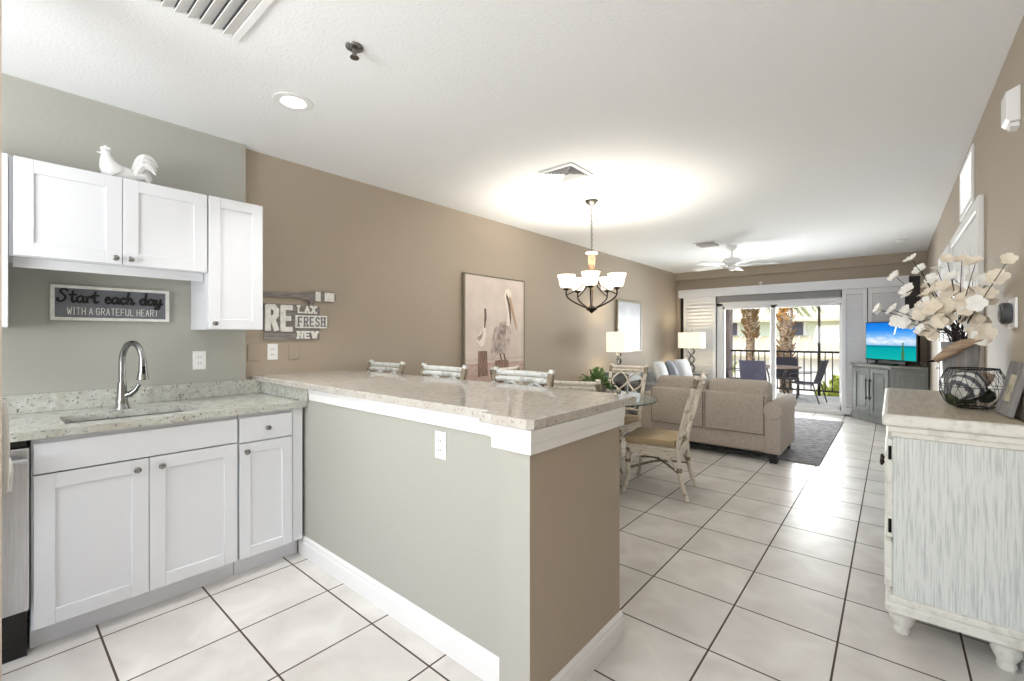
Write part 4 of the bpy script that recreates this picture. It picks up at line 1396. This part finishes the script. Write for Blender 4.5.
mb.box(.04, .36, 8.385, 8.40, .14, .20, .003).box(.04, .36, 8.385, 8.40, .75, .81, .003).box(.04, .09, 8.385, 8.40, .20, .75, .003).box(.31, .36, 8.385, 8.40, .20, .75, .003)
mb.build('side_panel', grey_cab, tvc)

tv = thing('television', 'flat television showing a turquoise sea, on the corner cabinet', 'television', (-.02, 8.72, .885))
tang = math.atan2(-.79, .61)
TM = Matrix.Translation((-.01, 8.70, 0)) @ Matrix.Rotation(tang, 4, 'Z')
tw_ = .475
MB().box(-tw_, tw_, -.02, .02, .945, 1.53, .006, m=TM).build('housing', bezel, tv)
scr = MB().box(-tw_ + .012, tw_ - .012, -.0225, -.0205, .965, 1.518)
scr.bm.verts.ensure_lookup_table()
bmesh.ops.transform(scr.bm, matrix=TM, verts=scr.bm.verts)
scr = scr.build('screen', tv_m, tv)
# wide screen image: small cut-outs shown on the picture
mb = MB().box(.22, .27, -.0245, -.0228, .97, 1.10, m=TM).box(.235, .258, -.0245, -.0228, 1.10, 1.22, m=TM).box(.215, .275, -.0245, -.0228, 1.14, 1.16, m=TM)
mb.build('pictured_figure', tv_palm, scr)
MB().prism([(.09, 1.34), (.105, 1.335), (.15, 1.475), (.13, 1.48)], -.0245, -.0228, 'y')
mb = MB().prism([(.08, 1.34), (.10, 1.335), (.15, 1.475), (.125, 1.48)], -.0245, -.0228, 'y')
bmesh.ops.transform(mb.bm, matrix=TM, verts=mb.bm.verts)
mb.build('pictured_sail', tv_white, scr)
mb = MB()
for s in (-.28, .28):
    mb.box(s - .02, s + .02, -.10, .10, .886, .896, .003, m=TM).box(s - .012, s + .012, -.012, .012, .89, .955, m=TM)
mb.build('stand', bezel, tv)
sbx = MB().box(-.22, .22, -.14, -.05, .886, .912, .006, m=TM).build('set_top_box', bezel)
tag(sbx, 'slim black box on the corner cabinet in front of the television', 'media box')

# ---------------------------------------------------------------- right wall


def bifold(nm, y0, y1, zt):
    d = bpy.data.objects.new(nm, None)
    C.objects.link(d)
    d.location = (RW, (y0 + y1) / 2, 0)
    WM[d.name] = Matrix.Translation(d.location)
    d['kind'] = 'structure'
    cs = MB()
    w = .075
    cs.box(RW - .028, RW, y0, y0 + w, 0, zt, .004).box(RW - .028, RW, y1 - w, y1, 0, zt, .004).box(RW - .028, RW, y0 + w, y1 - w, zt - w, zt, .004)
    cs.build('casing', white_trim, d)
    n = 4 if y1 - y0 > 1.3 else 2
    a, b = y0 + w + .005, y1 - w - .005
    for k in range(n):
        p0 = a + (b - a) * k / n + .002
        p1 = a + (b - a) * (k + 1) / n - .002
        mb = MB().box(RW - .012, RW - .001, p0, p1, .012, zt - w - .004)
        for z0, z1 in ((.12, .78), (.88, zt - w - .12)):
            mb.box(RW - .019, RW - .011, p0 + .06, p1 - .06, z0, z1, .006)
            mb.box(RW - .022, RW - .018, p0 + .085, p1 - .085, z0 + .03, z1 - .03, .003)
        lf = mb.build('leaf', white_trim, d)
        if k in (1, 2):
            knob(RW - .022, p1 - .04 if k == 1 else p0 + .04, .98, lf, nickel, 'knob', 'xn')
    return d


bifold('door_2', 3.68, 5.28, 2.12)
bifold('door_3', 5.42, 6.55, 2.12)
wv = thing('wall_vent', 'white rectangular grille high on the right wall under the ceiling', 'vent', (RW, 4.41, 2.17))
f = MB()
f.box(RW - .014, RW, 4.07, 4.11, 2.17, 2.54, .003).box(RW - .014, RW, 4.71, 4.75, 2.17, 2.54, .003).box(RW - .014, RW, 4.11, 4.71, 2.17, 2.21, .003).box(RW - .014, RW, 4.11, 4.71, 2.50, 2.54, .003)
f.build('frame', white_trim, wv)
MB().box(RW - .003, RW - .001, 4.10, 4.72, 2.20, 2.51).build('duct_opening', shadow_dark, wv)
for k in range(12):
    M = Matrix.Translation((RW - .008, 4.41, 2.225 + k * .0245)) @ Matrix.Rotation(.6, 4, 'Y')
    MB().box(-.009, .009, -.30, .30, -.0012, .0012, m=M).build('louver', white_trim, wv)
al = thing('door_chime', 'white box mounted high on the right wall, nearest the camera', 'wall box', (RW, 2.8, 2.18))
MB().prism([(RW, 2.20), (RW - .03, 2.20), (RW - .042, 2.215), (RW - .042, 2.325), (RW, 2.345)], 2.74, 2.85, 'y', .004).build('housing', plate_white, al)
MB().prism([(RW, 2.18), (RW - .025, 2.185), (RW - .028, 2.199), (RW, 2.199)], 2.76, 2.83, 'y', .002).build('base', plate_white, al)
th = thing('thermostat', 'round dark thermostat on a white plate on the right wall by the flowers', 'thermostat', (RW, 2.97, 1.36))
MB().box(RW - .008, RW, 2.79, 2.95, 1.345, 1.475, .006).build('wall_plate', plate_white, th)
M = Matrix.Translation((RW - .008, 2.875, 1.41)) @ Matrix.Rotation(-PI / 2, 4, 'Y')
MB().lathe([(.042, 0), (.046, .006), (.046, .03), (.042, .034), (.001, .034)], n=24, m=M).build('dial', lamp_metal, th, True)
MB().lathe([(.001, .0342), (.038, .0342), (.038, .036), (.001, .036)], n=24, m=M).build('display', black_plastic, th, True)

# ---------------------------------------------------------------- console cabinet
co = thing('console_cabinet', 'distressed white sideboard with bun feet against the right wall', 'cabinet', (.2, 3.15, 0))
CY0, CY1, CXL, CXR = 2.545, 3.78, .0, .385
MB().box(CXL + .004, CXR, CY0, CY1, .155, .915, .003).build('body', distress, co)
mb = MB()
mb.box(CXL - .004, CXR, CY0 - .010, CY1 + .01, .875, .905, .004).box(CXL - .014, CXR, CY0 - .020, CY1 + .018, .898, .925, .006, seg=2)
mb.build('cornice', distress_trim, co)
mb = MB()
mb.box(CXL - .032, CXR + .004, CY0 - .038, CY1 + .03, .925, .975, .012, seg=3)
tp = mb.build('top', distress_trim, co)
MB().box(CXL - .014, CXR + .002, CY0 - .02, CY1 + .012, .9745, .9762).build('inlay', console_top_m, tp)
mb = MB()
mb.box(CXL - .022, CXR, CY0 - .028, CY1 + .02, .125, .165, .006, seg=2).box(CXL - .012, CXR, CY0 - .016, CY1 + .012, .160, .19, .008, seg=2)
mb.build('base_moulding', distress_trim, co)
for x, y in ((.035, 2.63), (.345, 2.61), (.035, 3.74), (.345, 3.74)):
    MB().lathe([(.0, .0), (.026, 0), (.03, .012), (.027, .03), (.036, .045), (.046, .07), (.044, .095), (.03, .11), (.034, .118), (.038, .126), (.0, .126)], (x, y, 0), 22).build('foot', distress_trim, co, True)
for a, b, z0, z1 in ((2.57, 3.16, .43, .86), (3.17, 3.76, .43, .86)):
    mb = MB()
    mb.box(-.018, .004, a, b, z0, z1, .003).box(-.024, -.016, a + .07, b - .07, z0 + .07, z1 - .07, .004)
    d = mb.build('door', distress_trim, co)
    knob(-.018, b - .05 if a < 3 else a + .05, .64, d, bronze, 'knob', 'xn', .02)
    for zz in (.48, .80):
        MB().tube([(-.006, a if a < 3 else b, zz - .03), (-.006, a if a < 3 else b, zz + .03)], .006, 8).build('hinge', hardware, d)
MB().box(-.026, .004, 2.57, 3.76, .21, .41, .006, seg=2).build('lower_rail', distress_trim, co)

# vase with silk flowers
vs = thing('flower_vase', 'grey ribbed square vase of cream silk blossoms on the sideboard', 'vase', (.265, 3.22, .977))
mb = MB()
vx, vy = .262, 3.22
def sqr(t):
    c, s = abs(math.cos(t)), abs(math.sin(t))
    return (1 / (c ** 8 + s ** 8) ** (1 / 8)) * (1 + .012 * math.cos(40 * t))
mb.lathe([(.055, 0), (.058, .004), (.062, .12), (.072, .30), (.073, .305), (.068, .305), (.058, .12), (.05, .02)], (vx, vy, .977), 96, rfun=sqr)
mb.build('vessel', vase_m, vs, True)
tips = [(-.045, 3.2, 1.452), (.06, 3.2, 1.40), (.02, 3.2, 1.63), (.085, 3.2, 1.715), (.12, 3.22, 1.66), (.18, 3.2, 1.655), (.01, 3.18, 1.45), (-.05, 3.2, 1.46), (.07, 3.15, 1.55), (.15, 3.2, 1.50),
        (.06, 3.18, 1.38), (.12, 3.12, 1.34), (.21, 3.1, 1.69), (.26, 3.08, 1.675), (.30, 3.02, 1.65), (.33, 2.95, 1.56), (.36, 2.68, 1.62), (.34, 2.98, 1.50), (.33, 3.02, 1.33), (.33, 3.05, 1.30), (.27, 3.1, 1.49), (.2, 3.1, 1.42), (.31, 3.2, 1.60), (.25, 3.35, 1.62), (.16, 3.35, 1.58)]
mb = MB()
blooms = []
for k, tp_ in enumerate(tips):
    t_ = Vector(tp_)
    b_ = Vector((vx + random.uniform(-.025, .025), vy + random.uniform(-.025, .025), 1.22))
    mid = b_.lerp(t_, .5) + Vector((random.uniform(-.015, .015), random.uniform(-.03, .03), .05))
    path = spline([b_, b_ + Vector((0, 0, .08)) + (t_ - b_) * .12, mid, t_], 5)
    mb.tube(path, [.0035 - .0022 * i / len(path) for i in range(len(path))], 5)
    blooms.append((t_, .030 + random.uniform(-.006, .006)))
    for q in (.86, .70) if (t_ - b_).length > .2 else (.8,):
        p_ = path[int(q * (len(path) - 1))]
        off = Vector((random.uniform(-.035, .035), random.uniform(-.035, .035), random.uniform(-.025, .035)))
        mb.tube([p_, p_ + off], .0015, 4)
        blooms.append((p_ + off, random.uniform(.028, .04)))
for k in range(26):
    a, e = random.uniform(0, 2 * PI), random.uniform(-.1, 1.2)
    r_ = random.uniform(.08, .16)
    p_ = Vector((vx - .05 + r_ * math.cos(a) * math.cos(e), vy - .02 + r_ * 1.0 * math.sin(a) * math.cos(e), 1.36 + .8 * r_ * math.sin(e)))
    if p_.x > .36:
        p_.x = .34
    blooms.append((p_, random.uniform(.034, .046)))
    mb.tube([Vector((vx, vy, 1.26)), p_], .0015, 4)
mb.build('stems', stem_m, vs, True)


def bloom_mesh(m, nm):
    mb = MB()
    for k in range(5):
        a = 2 * PI * k / 5 + .2 * (k % 2)
        rows = []
        for i in range(5):
            q = i / 4
            w_ = .52 * math.sin(PI * (.06 + .80 * q)) ** .9
            z_ = .10 + .50 * q ** 1.4 - .20 * q ** 4
            r_ = .0 + 1.0 * q
            rows.append([mb.bm.verts.new((r_ * math.cos(a) - s * w_ * math.sin(a), r_ * math.sin(a) + s * w_ * math.cos(a), z_ + .12 * abs(s) ** 2 + .01 * k)) for s in (-1, -.4, .4, 1)])
        for A, B in zip(rows, rows[1:]):
            for j in range(3):
                mb.bm.faces.new((A[j], A[j + 1], B[j + 1], B[j]))
    return mb


bl1 = bloom_mesh(petal_m, 'a').build('blossom', petal_m, vs, True)
bl2 = bloom_mesh(petal_white, 'b').build('blossom', petal_white, vs, True)
for me_ in (bl1.data, bl2.data):      # unit blossoms modelled about their own centre
    me_.transform(WM[vs.name])
for k, (p_, r_) in enumerate(blooms[:98]):
    src = bl2 if (p_.x < .12 and p_.z > 1.3) or k % 5 == 0 else bl1
    o = src if src.get('used') is None else src.copy()
    if src.get('used') is None:
        src['used'] = 1
    else:
        C.objects.link(o)
    o.parent = vs
    o.location = p_ - Vector(vs.location)
    r_ *= 1.1
    o.scale = (r_, r_, r_ * random.uniform(.8, 1.2))
    d_ = (p_ - Vector((vx, vy + .05, 1.3))).normalized()
    d_ += Vector((-.3, -.7, .15)) * .8 + Vector((random.uniform(-.5, .5), random.uniform(-.5, .5), random.uniform(-.5, .5)))
    o.rotation_euler = d_.to_track_quat('Z', 'Y').to_euler()
for o in bpy.data.objects:
    if o.get('used') is not None:
        del o['used']

# wire bowl with shells and moss
wbw = thing('wire_bowl', 'black wire mesh bowl on the sideboard holding shells and moss', 'bowl', (.285, 2.95, .977))
wx, wy, wz = .285, 2.95, .979
prof = [(.05, 0), (.085, .018), (.108, .06), (.113, .10), (.105, .14), (.085, .182)]
mb = MB()
for r_, z_ in ((.05, .004), (.113, .10), (.085, .182)):
    mb.tube([(wx + r_ * math.cos(2 * PI * k / 32), wy + r_ * math.sin(2 * PI * k / 32), wz + z_) for k in range(32)], .0032 if z_ != .10 else .0016, 6, closed=True)
mb.build('rim', wire_m, wbw, True)
mb = MB()
for k in range(18):
    for sg_ in (-1, 1):
        mb.tube(spline([(wx + r_ * math.cos(2 * PI * k / 18 + sg_ * .6 * i / 5), wy + r_ * math.sin(2 * PI * k / 18 + sg_ * .6 * i / 5), wz + z_) for i, (r_, z_) in enumerate(prof)], 3), .0011, 4)
mb.build('wire_mesh', wire_m, wbw)
mb = MB()
sh_c = (.262, 2.925, wz + .100)
Ms = Matrix.Translation(sh_c) @ Matrix.Rotation(.5, 4, 'Y') @ Matrix.Rotation(.5, 4, 'X')
mb.lathe([(.002, -.08), (.022, -.072), (.042, -.04), (.060, 0), (.062, .026), (.046, .052), (.027, .07), (.010, .083), (.001, .088)], n=56, rfun=lambda t: 1 + .06 * math.cos(14 * t), m=Ms)
shell_stripe = mat('shell_striped', (206, 206, 204), .4)
_n = shell_stripe.node_tree.nodes; _l = shell_stripe.node_tree.links
_w = _n.new('ShaderNodeTexWave'); _w.inputs['Scale'].default_value = 11; _w.inputs['Distortion'].default_value = 1.5; _w.bands_direction = 'DIAGONAL'
_tc = _n.new('ShaderNodeTexCoord'); _l.new(_tc.outputs['Object'], _w.inputs['Vector'])
_r = _n.new('ShaderNodeValToRGB'); _r.color_ramp.elements[0].position = .35; _r.color_ramp.elements[0].color = lin((92, 94, 100)); _r.color_ramp.elements[1].position = .6; _r.color_ramp.elements[1].color = lin((214, 213, 210))
_l.new(_w.outputs[0], _r.inputs[0]); _l.new(_r.outputs[0], _n['Principled BSDF'].inputs['Base Color'])
tag(mb.build('striped_shell', shell_stripe, None, True), 'large grey and white striped shell in the wire bowl', 'shell')


def rough_ball(name, label, cat, c, r, m, group=None):
    mb = MB().ball((0, 0, 0), r, 3)
    for v in mb.bm.verts:
        v.co *= 1 + random.uniform(-.08, .08)
        v.co += Vector(c)
    return tag(mb.build(name, m, None, True), label, cat, group)


rough_ball('moss_ball', 'dark moss ball on the right inside the wire bowl', 'moss ball', (.326, 2.955, wz + .060), .033, moss_dark)
rough_ball('moss_ball', 'green moss clump at the lower left of the wire bowl', 'moss ball', (.222, 2.945, wz + .040), .03, moss_m)
rough_ball('moss_ball', 'green moss clump at the back of the wire bowl', 'moss ball', (.272, 3.005, wz + .045), .034, moss_m)
mb = MB().lathe([(.001, -.04), (.02, -.03), (.034, 0), (.026, .018), (.012, .035), (.001, .042)], n=24, rfun=lambda t: 1 + .08 * math.cos(7 * t), m=Matrix.Translation((.322, 2.985, wz + .135)) @ Matrix.Rotation(1.1, 4, 'Y'))
tag(mb.build('tan_shell', shell_tan, None, True), 'tan shell on top at the right of the wire bowl', 'shell')

# carved shorebird standing behind the bowl
bd = thing('wooden_shorebird', 'carved driftwood shorebird with dark beak between vase and wire bowl', 'figurine', (.257, 3.065, .977))
hx_, hy_, hz_ = .165, 3.065, 1.178
MB().tube(spline([(hx_, hy_, hz_ + .008), (hx_ + .02, hy_, hz_ + .03), (hx_ + .05, hy_, hz_ + .055), (hx_ + .085, hy_, hz_ + .085), (hx_ + .125, hy_ - .01, hz_ + .105), (hx_ + .165, hy_ - .02, hz_ + .115)], 4),
          [.014, .015, .016, .017, .018, .019, .021, .023, .024, .025, .026, .026, .025, .024, .023, .021, .018, .014, .010, .006, .003], 10).build('body', drift, bd, True)
MB().tube([(hx_ + .004, hy_, hz_ + .012), (hx_ - .02, hy_ - .005, hz_ + .006), (hx_ - .052, hy_ - .01, hz_ + .001)], [.007, .005, .0015], 8).build('beak', hardware, bd, True)
MB().tube([(hx_ + .085, hy_, hz_ + .07), (hx_ + .085, hy_, .985)], .0015, 6).build('leg', drift, bd)
MB().tube([(hx_ + .10, hy_, hz_ + .08), (hx_ + .10, hy_, .985)], .0015, 6).build('leg', drift, bd)
MB().lathe([(.0, 0), (.03, 0), (.03, .012), (.0, .014)], (hx_ + .092, hy_, .9775), 16).build('base', drift, bd, True)

# leaning photo frame
pf = thing('photo_frame', 'grey wooden photo frame leaning at the right end of the sideboard', 'picture frame', (.35, 2.79, .977))
FMt = Matrix.Translation((.352, 2.70, .980)) @ Matrix.Rotation(math.radians(-28), 4, 'Z') @ Matrix.Rotation(math.radians(-24), 4, 'X')
mb = MB()
fw, fh, fb2 = .095, .225, .045
FMt = Matrix.Translation((.349, 2.755, .985)) @ Matrix.Rotation(math.radians(-86), 4, 'Z') @ Matrix.Rotation(math.radians(-12), 4, 'X')
mb.box(-fw, -fw + fb2, 0, .018, 0, fh, .003, m=FMt).box(fw - fb2, fw, 0, .018, 0, fh, .003, m=FMt).box(-fw + fb2, fw - fb2, 0, .018, 0, fb2 + .01, .003, m=FMt).box(-fw + fb2, fw - fb2, 0, .018, fh - fb2 - .01, fh, .003, m=FMt)
mb.build('frame', frame_grey, pf)
MB().box(-fw + fb2, fw - fb2, .006, .010, fb2 + .008, fh - fb2 - .008, m=FMt).build('photograph', photo_m, pf)
MB().box(-.02, .02, .014, .018, .02, fh * .8, m=FMt).build('backing', espresso, pf)

# ---------------------------------------------------------------- balcony
struct('floor_balcony', MB().box(-4.2, 1.6, 9.36, 12.05, -.12, -.012), lanai_floor)
struct('ceiling_balcony', MB().box(-4.2, 1.6, 9.4, 12.15, 2.5, 2.65), ceil_m)
struct('wall_balcony', MB().box(-4.3, -3.32, 9.4, 12.1, -.1, 2.5).box(-3.3, -3.02, 11.75, 12.05, -.1, 2.5).box(.6, 1.6, 9.4, 12.1, -.1, 2.5), lanai_col)
rl = thing('balcony_railing', 'dark bronze balcony railing with vertical balusters', 'railing', (-1.2, 11.9, 0))
MB().box(-3.02, .6, 11.87, 11.93, .94, .985, .004).build('top_rail', rail_m, rl)
MB().box(-3.02, .6, 11.885, 11.915, .09, .125, .003).build('bottom_rail', rail_m, rl)
bal = None
for k in range(27):
    x = -2.93 + k * .13
    if bal is None:
        bal = MB().box(x - .010, x + .010, 11.89, 11.91, .12, .945).build('baluster', rail_m, rl)
    else:
        o = bal.copy(); C.objects.link(o); o.location = bal.location + Vector((k * .13, 0, 0))
tag(MB().box(-1.25, -1.20, 11.93, 11.98, -.01, 2.5).build('screen_post', rail_m), 'dark upright screen post rising behind the balcony railing', 'post')

ptb = thing('patio_table', 'round brown patio table on the balcony', 'table', (-1.86, 10.75, -.012))
MB().lathe([(.0, .655), (.46, .655), (.47, .665), (.46, .682), (.0, .682)], (-1.86, 10.75, 0), 32).build('table_top', patio_top, ptb, True)
mb = MB()
for k in range(4):
    a = PI / 4 + k * PI / 2
    MB().tube(spline([(-1.86 + .34 * math.cos(a), 10.75 + .34 * math.sin(a), -.008), (-1.86 + .2 * math.cos(a), 10.75 + .2 * math.sin(a), .35), (-1.86 + .3 * math.cos(a), 10.75 + .3 * math.sin(a), .655)], 4), .015, 8).build('leg', patio_frame, ptb, True)


def make_patio_chair(label):
    t = thing('patio_chair', label, 'chair', group='navy sling chairs on the balcony')
    for s in (-1, 1):
        x = s * .25
        MB().tube([(x, -.24, .0), (x, -.20, .58), (x, .18, .60)], .012, 8).build('arm_frame', patio_frame, t, True)
        MB().tube([(x, .30, .0), (x, .19, .40)], .012, 8).build('leg', patio_frame, t, True)
    mb = MB()
    for s in (-1, 1):
        mb.tube(spline([(s * .225, -.26, .40), (s * .225, .10, .37), (s * .225, .20, .42), (s * .225, .33, .86)], 5), .012, 7)
    mb.tube([(-.25, .17, .39), (.25, .17, .39)], .01, 6).tube([(-.25, -.21, .40), (.25, -.21, .40)], .01, 6)
    mb.build('frame', patio_frame, t, True)
    m1 = MB().box(-.22, .22, -.25, .16, .385, .395); m1.build('seat', sling, t)
    ang_ = math.atan2(.14, .44)
    M = Matrix.Translation((0, .19, .40)) @ Matrix.Rotation(-ang_, 4, 'X')
    MB().box(-.22, .22, -.005, .005, .0, .47, m=M).build('backrest', sling, t)
    return t


pc = make_patio_chair('navy sling patio chair with its back to the glass door')
pc.location = (-2.08, 10.02, -.012); pc.rotation_euler = (0, 0, PI)
dup(pc, (-1.32, 10.68, -.012), -PI / 2 - .15, 'navy sling patio chair in side view right of the patio table')
dup(pc, (-1.80, 11.45, -.012), .1, 'navy sling patio chair on the far side of the patio table by the railing')
dup(pc, (-2.62, 10.75, -.012), PI / 2 + .1, 'navy sling patio chair left of the patio table, half hidden by door frame')

# ---------------------------------------------------------------- outdoors
struct('ground', MB().box(-40, 30, 12.2, 60, -3.3, -3.2), ground_m)
bld = thing('building', 'pale green two-storey building with cream roofs across the way', 'building', (-5, 26, -3.2))
MB().box(-22, 8, 24, 30, -3.2, 2.05).build('wall', bld_wall, bld)
mb = MB()
mb.prism([(23.3, 1.98), (23.3, 2.08), (27.5, 4.6), (31, 2.1)], -22.5, 8.5, 'x')
ur = mb.build('roof', bld_roof, bld)
mb = MB()
for k in range(52):
    x = -22 + k * .6
    mb.prism([(23.28, 2.09), (27.5, 4.62), (27.5, 4.66), (23.28, 2.13)], x, x + .05, 'x')
mb.build('seams', bld_trim, ur)
mb = MB()
mb.prism([(21.9, .40), (21.9, .50), (24.0, 1.32), (24.0, 1.22)], -22.5, 8.5, 'x')
lr = mb.build('porch_roof', bld_roof, bld)
mb = MB()
for k in range(75):
    x = -22 + k * .4
    mb.prism([(21.9, .50), (21.9, .545), (24.0, 1.365), (24.0, 1.32)], x, x + .05, 'x')
mb.build('seams', bld_trim, lr)
MB().box(-22, 8, 22.4, 24, -3.2, .45).build('lower_wall', bld_trim, bld)
for xw in (-9.5, -6.1, -3.35, -1.0, 1.6):
    w_ = MB().box(xw - .42, xw + .42, 23.95, 24.0, 1.34, 2.0, .01).build('window', bld_trim, bld)
    MB().box(xw - .30, xw + .30, 23.92, 23.96, 1.36, 1.96).build('shutter', bld_shut, w_)


def palm(label, x, y, z0, zc, r, crown, boots):
    p = thing('palm_tree', label, 'palm tree', (x, y, z0))
    prof = []
    n = 46
    for k in range(n + 1):
        q = k / n
        z = (zc - z0) * q
        rr = r * (1.08 - .12 * q)
        if boots and z0 + z > zc - .85:
            rr *= 1 + .55 * math.sin(min(1, (z0 + z - zc + .85) / .85) * PI) ** 1
        rr *= 1 + (.07 if k % 2 else -.03)
        prof.append((rr, z))
    MB().lathe(prof, (x, y, z0), 16, rfun=lambda t: 1 + .05 * math.cos(5 * t)).build('trunk', trunk_m, p)
    mb = MB()
    for k in range(110):
        zz = zc - random.uniform(.02, .95 if boots else 3.2)
        a = random.uniform(0, 2 * PI)
        rr = r * (1.35 if boots else .98)
        b0_ = Vector((x + rr * math.cos(a), y + rr * math.sin(a), zz))
        mb.tube([b0_, b0_ + Vector((.10 * math.cos(a), .10 * math.sin(a), .13))], [.03, .012], 5)
    mb.build('leaf_stubs', boot_m, p)
    mb = MB()
    for k in range(26):
        a = 2 * PI * k / 26 + random.uniform(-.1, .1)
        up = random.uniform(.3, 1.5)
        L = random.uniform(1.1, 1.7)
        d_ = Vector((math.cos(a), math.sin(a), 0))
        path = spline([Vector((x, y, zc)), Vector((x, y, zc)) + d_ * L * .4 + Vector((0, 0, .45 * up + .12)), Vector((x, y, zc)) + d_ * L * .8 + Vector((0, 0, .35 * up - .12)), Vector((x, y, zc)) + d_ * L + Vector((0, 0, .2 * up - .40))], 6)
        mb.tube(path, .012, 4)
        sd = d_.cross(Vector((0, 0, 1)))
        for i, q_ in enumerate(path[5:]):
            ll = .34 * (1 - .5 * abs(i / 13 - .4))
            for s in (-1, 1):
                tip = q_ + sd * s * ll + d_ * .16 + Vector((0, 0, -.14))
                mb.bm.faces.new([mb.bm.verts.new(v_) for v_ in (q_, q_ + d_ * .05, tip)])
    mb.build('fronds', frond_m, p)
    return p


palm('palm tree with a bulging boot-covered crown left of the door mullion', -3.18, 14.6, -3.2, 2.2, .115, True, True)
pl3 = palm('thicker palm tree with orange fruit right of the door mullion', -2.12, 13.6, -3.2, 3.6, .14, True, False)
mb = MB()
for k in range(40):
    a = random.uniform(0, 2 * PI)
    mb.ball((-2.12 + random.uniform(.13, .20) * math.cos(a), 13.6 + random.uniform(.19, .26) * math.sin(a), random.uniform(1.72, 2.05)), .03, 1)
mb.build('fruit_cluster', orange_m, pl3)


def bush(label, c, r, n):
    mb = MB()
    for k in range(n):
        a = random.uniform(0, 2 * PI); e = random.uniform(-.3, 1.5)
        q = random.uniform(.5, 1)
        p_ = Vector((c[0] + r[0] * q * math.cos(a) * math.cos(e), c[1] + r[1] * q * math.sin(a) * math.cos(e), c[2] + r[2] * q * math.sin(e)))
        d_ = Vector((random.uniform(-1, 1), random.uniform(-1, 1), random.uniform(0, 1))).normalized() * .14
        s_ = d_.orthogonal().normalized() * .05
        mb.bm.faces.new([mb.bm.verts.new(v_) for v_ in (p_ - d_, p_ + s_, p_ + d_, p_ - s_)])
    b_ = thing('shrub', label, 'shrub', (c[0], c[1], -3.2))
    mb.build('foliage', bush_m, b_)
    MB().tube([(c[0], c[1], -3.2), (c[0], c[1], c[2])], .06, 7).tube([(c[0], c[1], c[2] - .5), (c[0] + .3, c[1], c[2] + .1)], .03, 6).build('stem', trunk_m, b_)


bush('yellow-green shrub below the railing at the right of the glass', (-.95, 15.2, -.9), (.9, .7, 1.2), 900)
bush('green shrub beyond the railing left of the palms', (-5.2, 17.5, .2), (.9, .7, 1.2), 700)
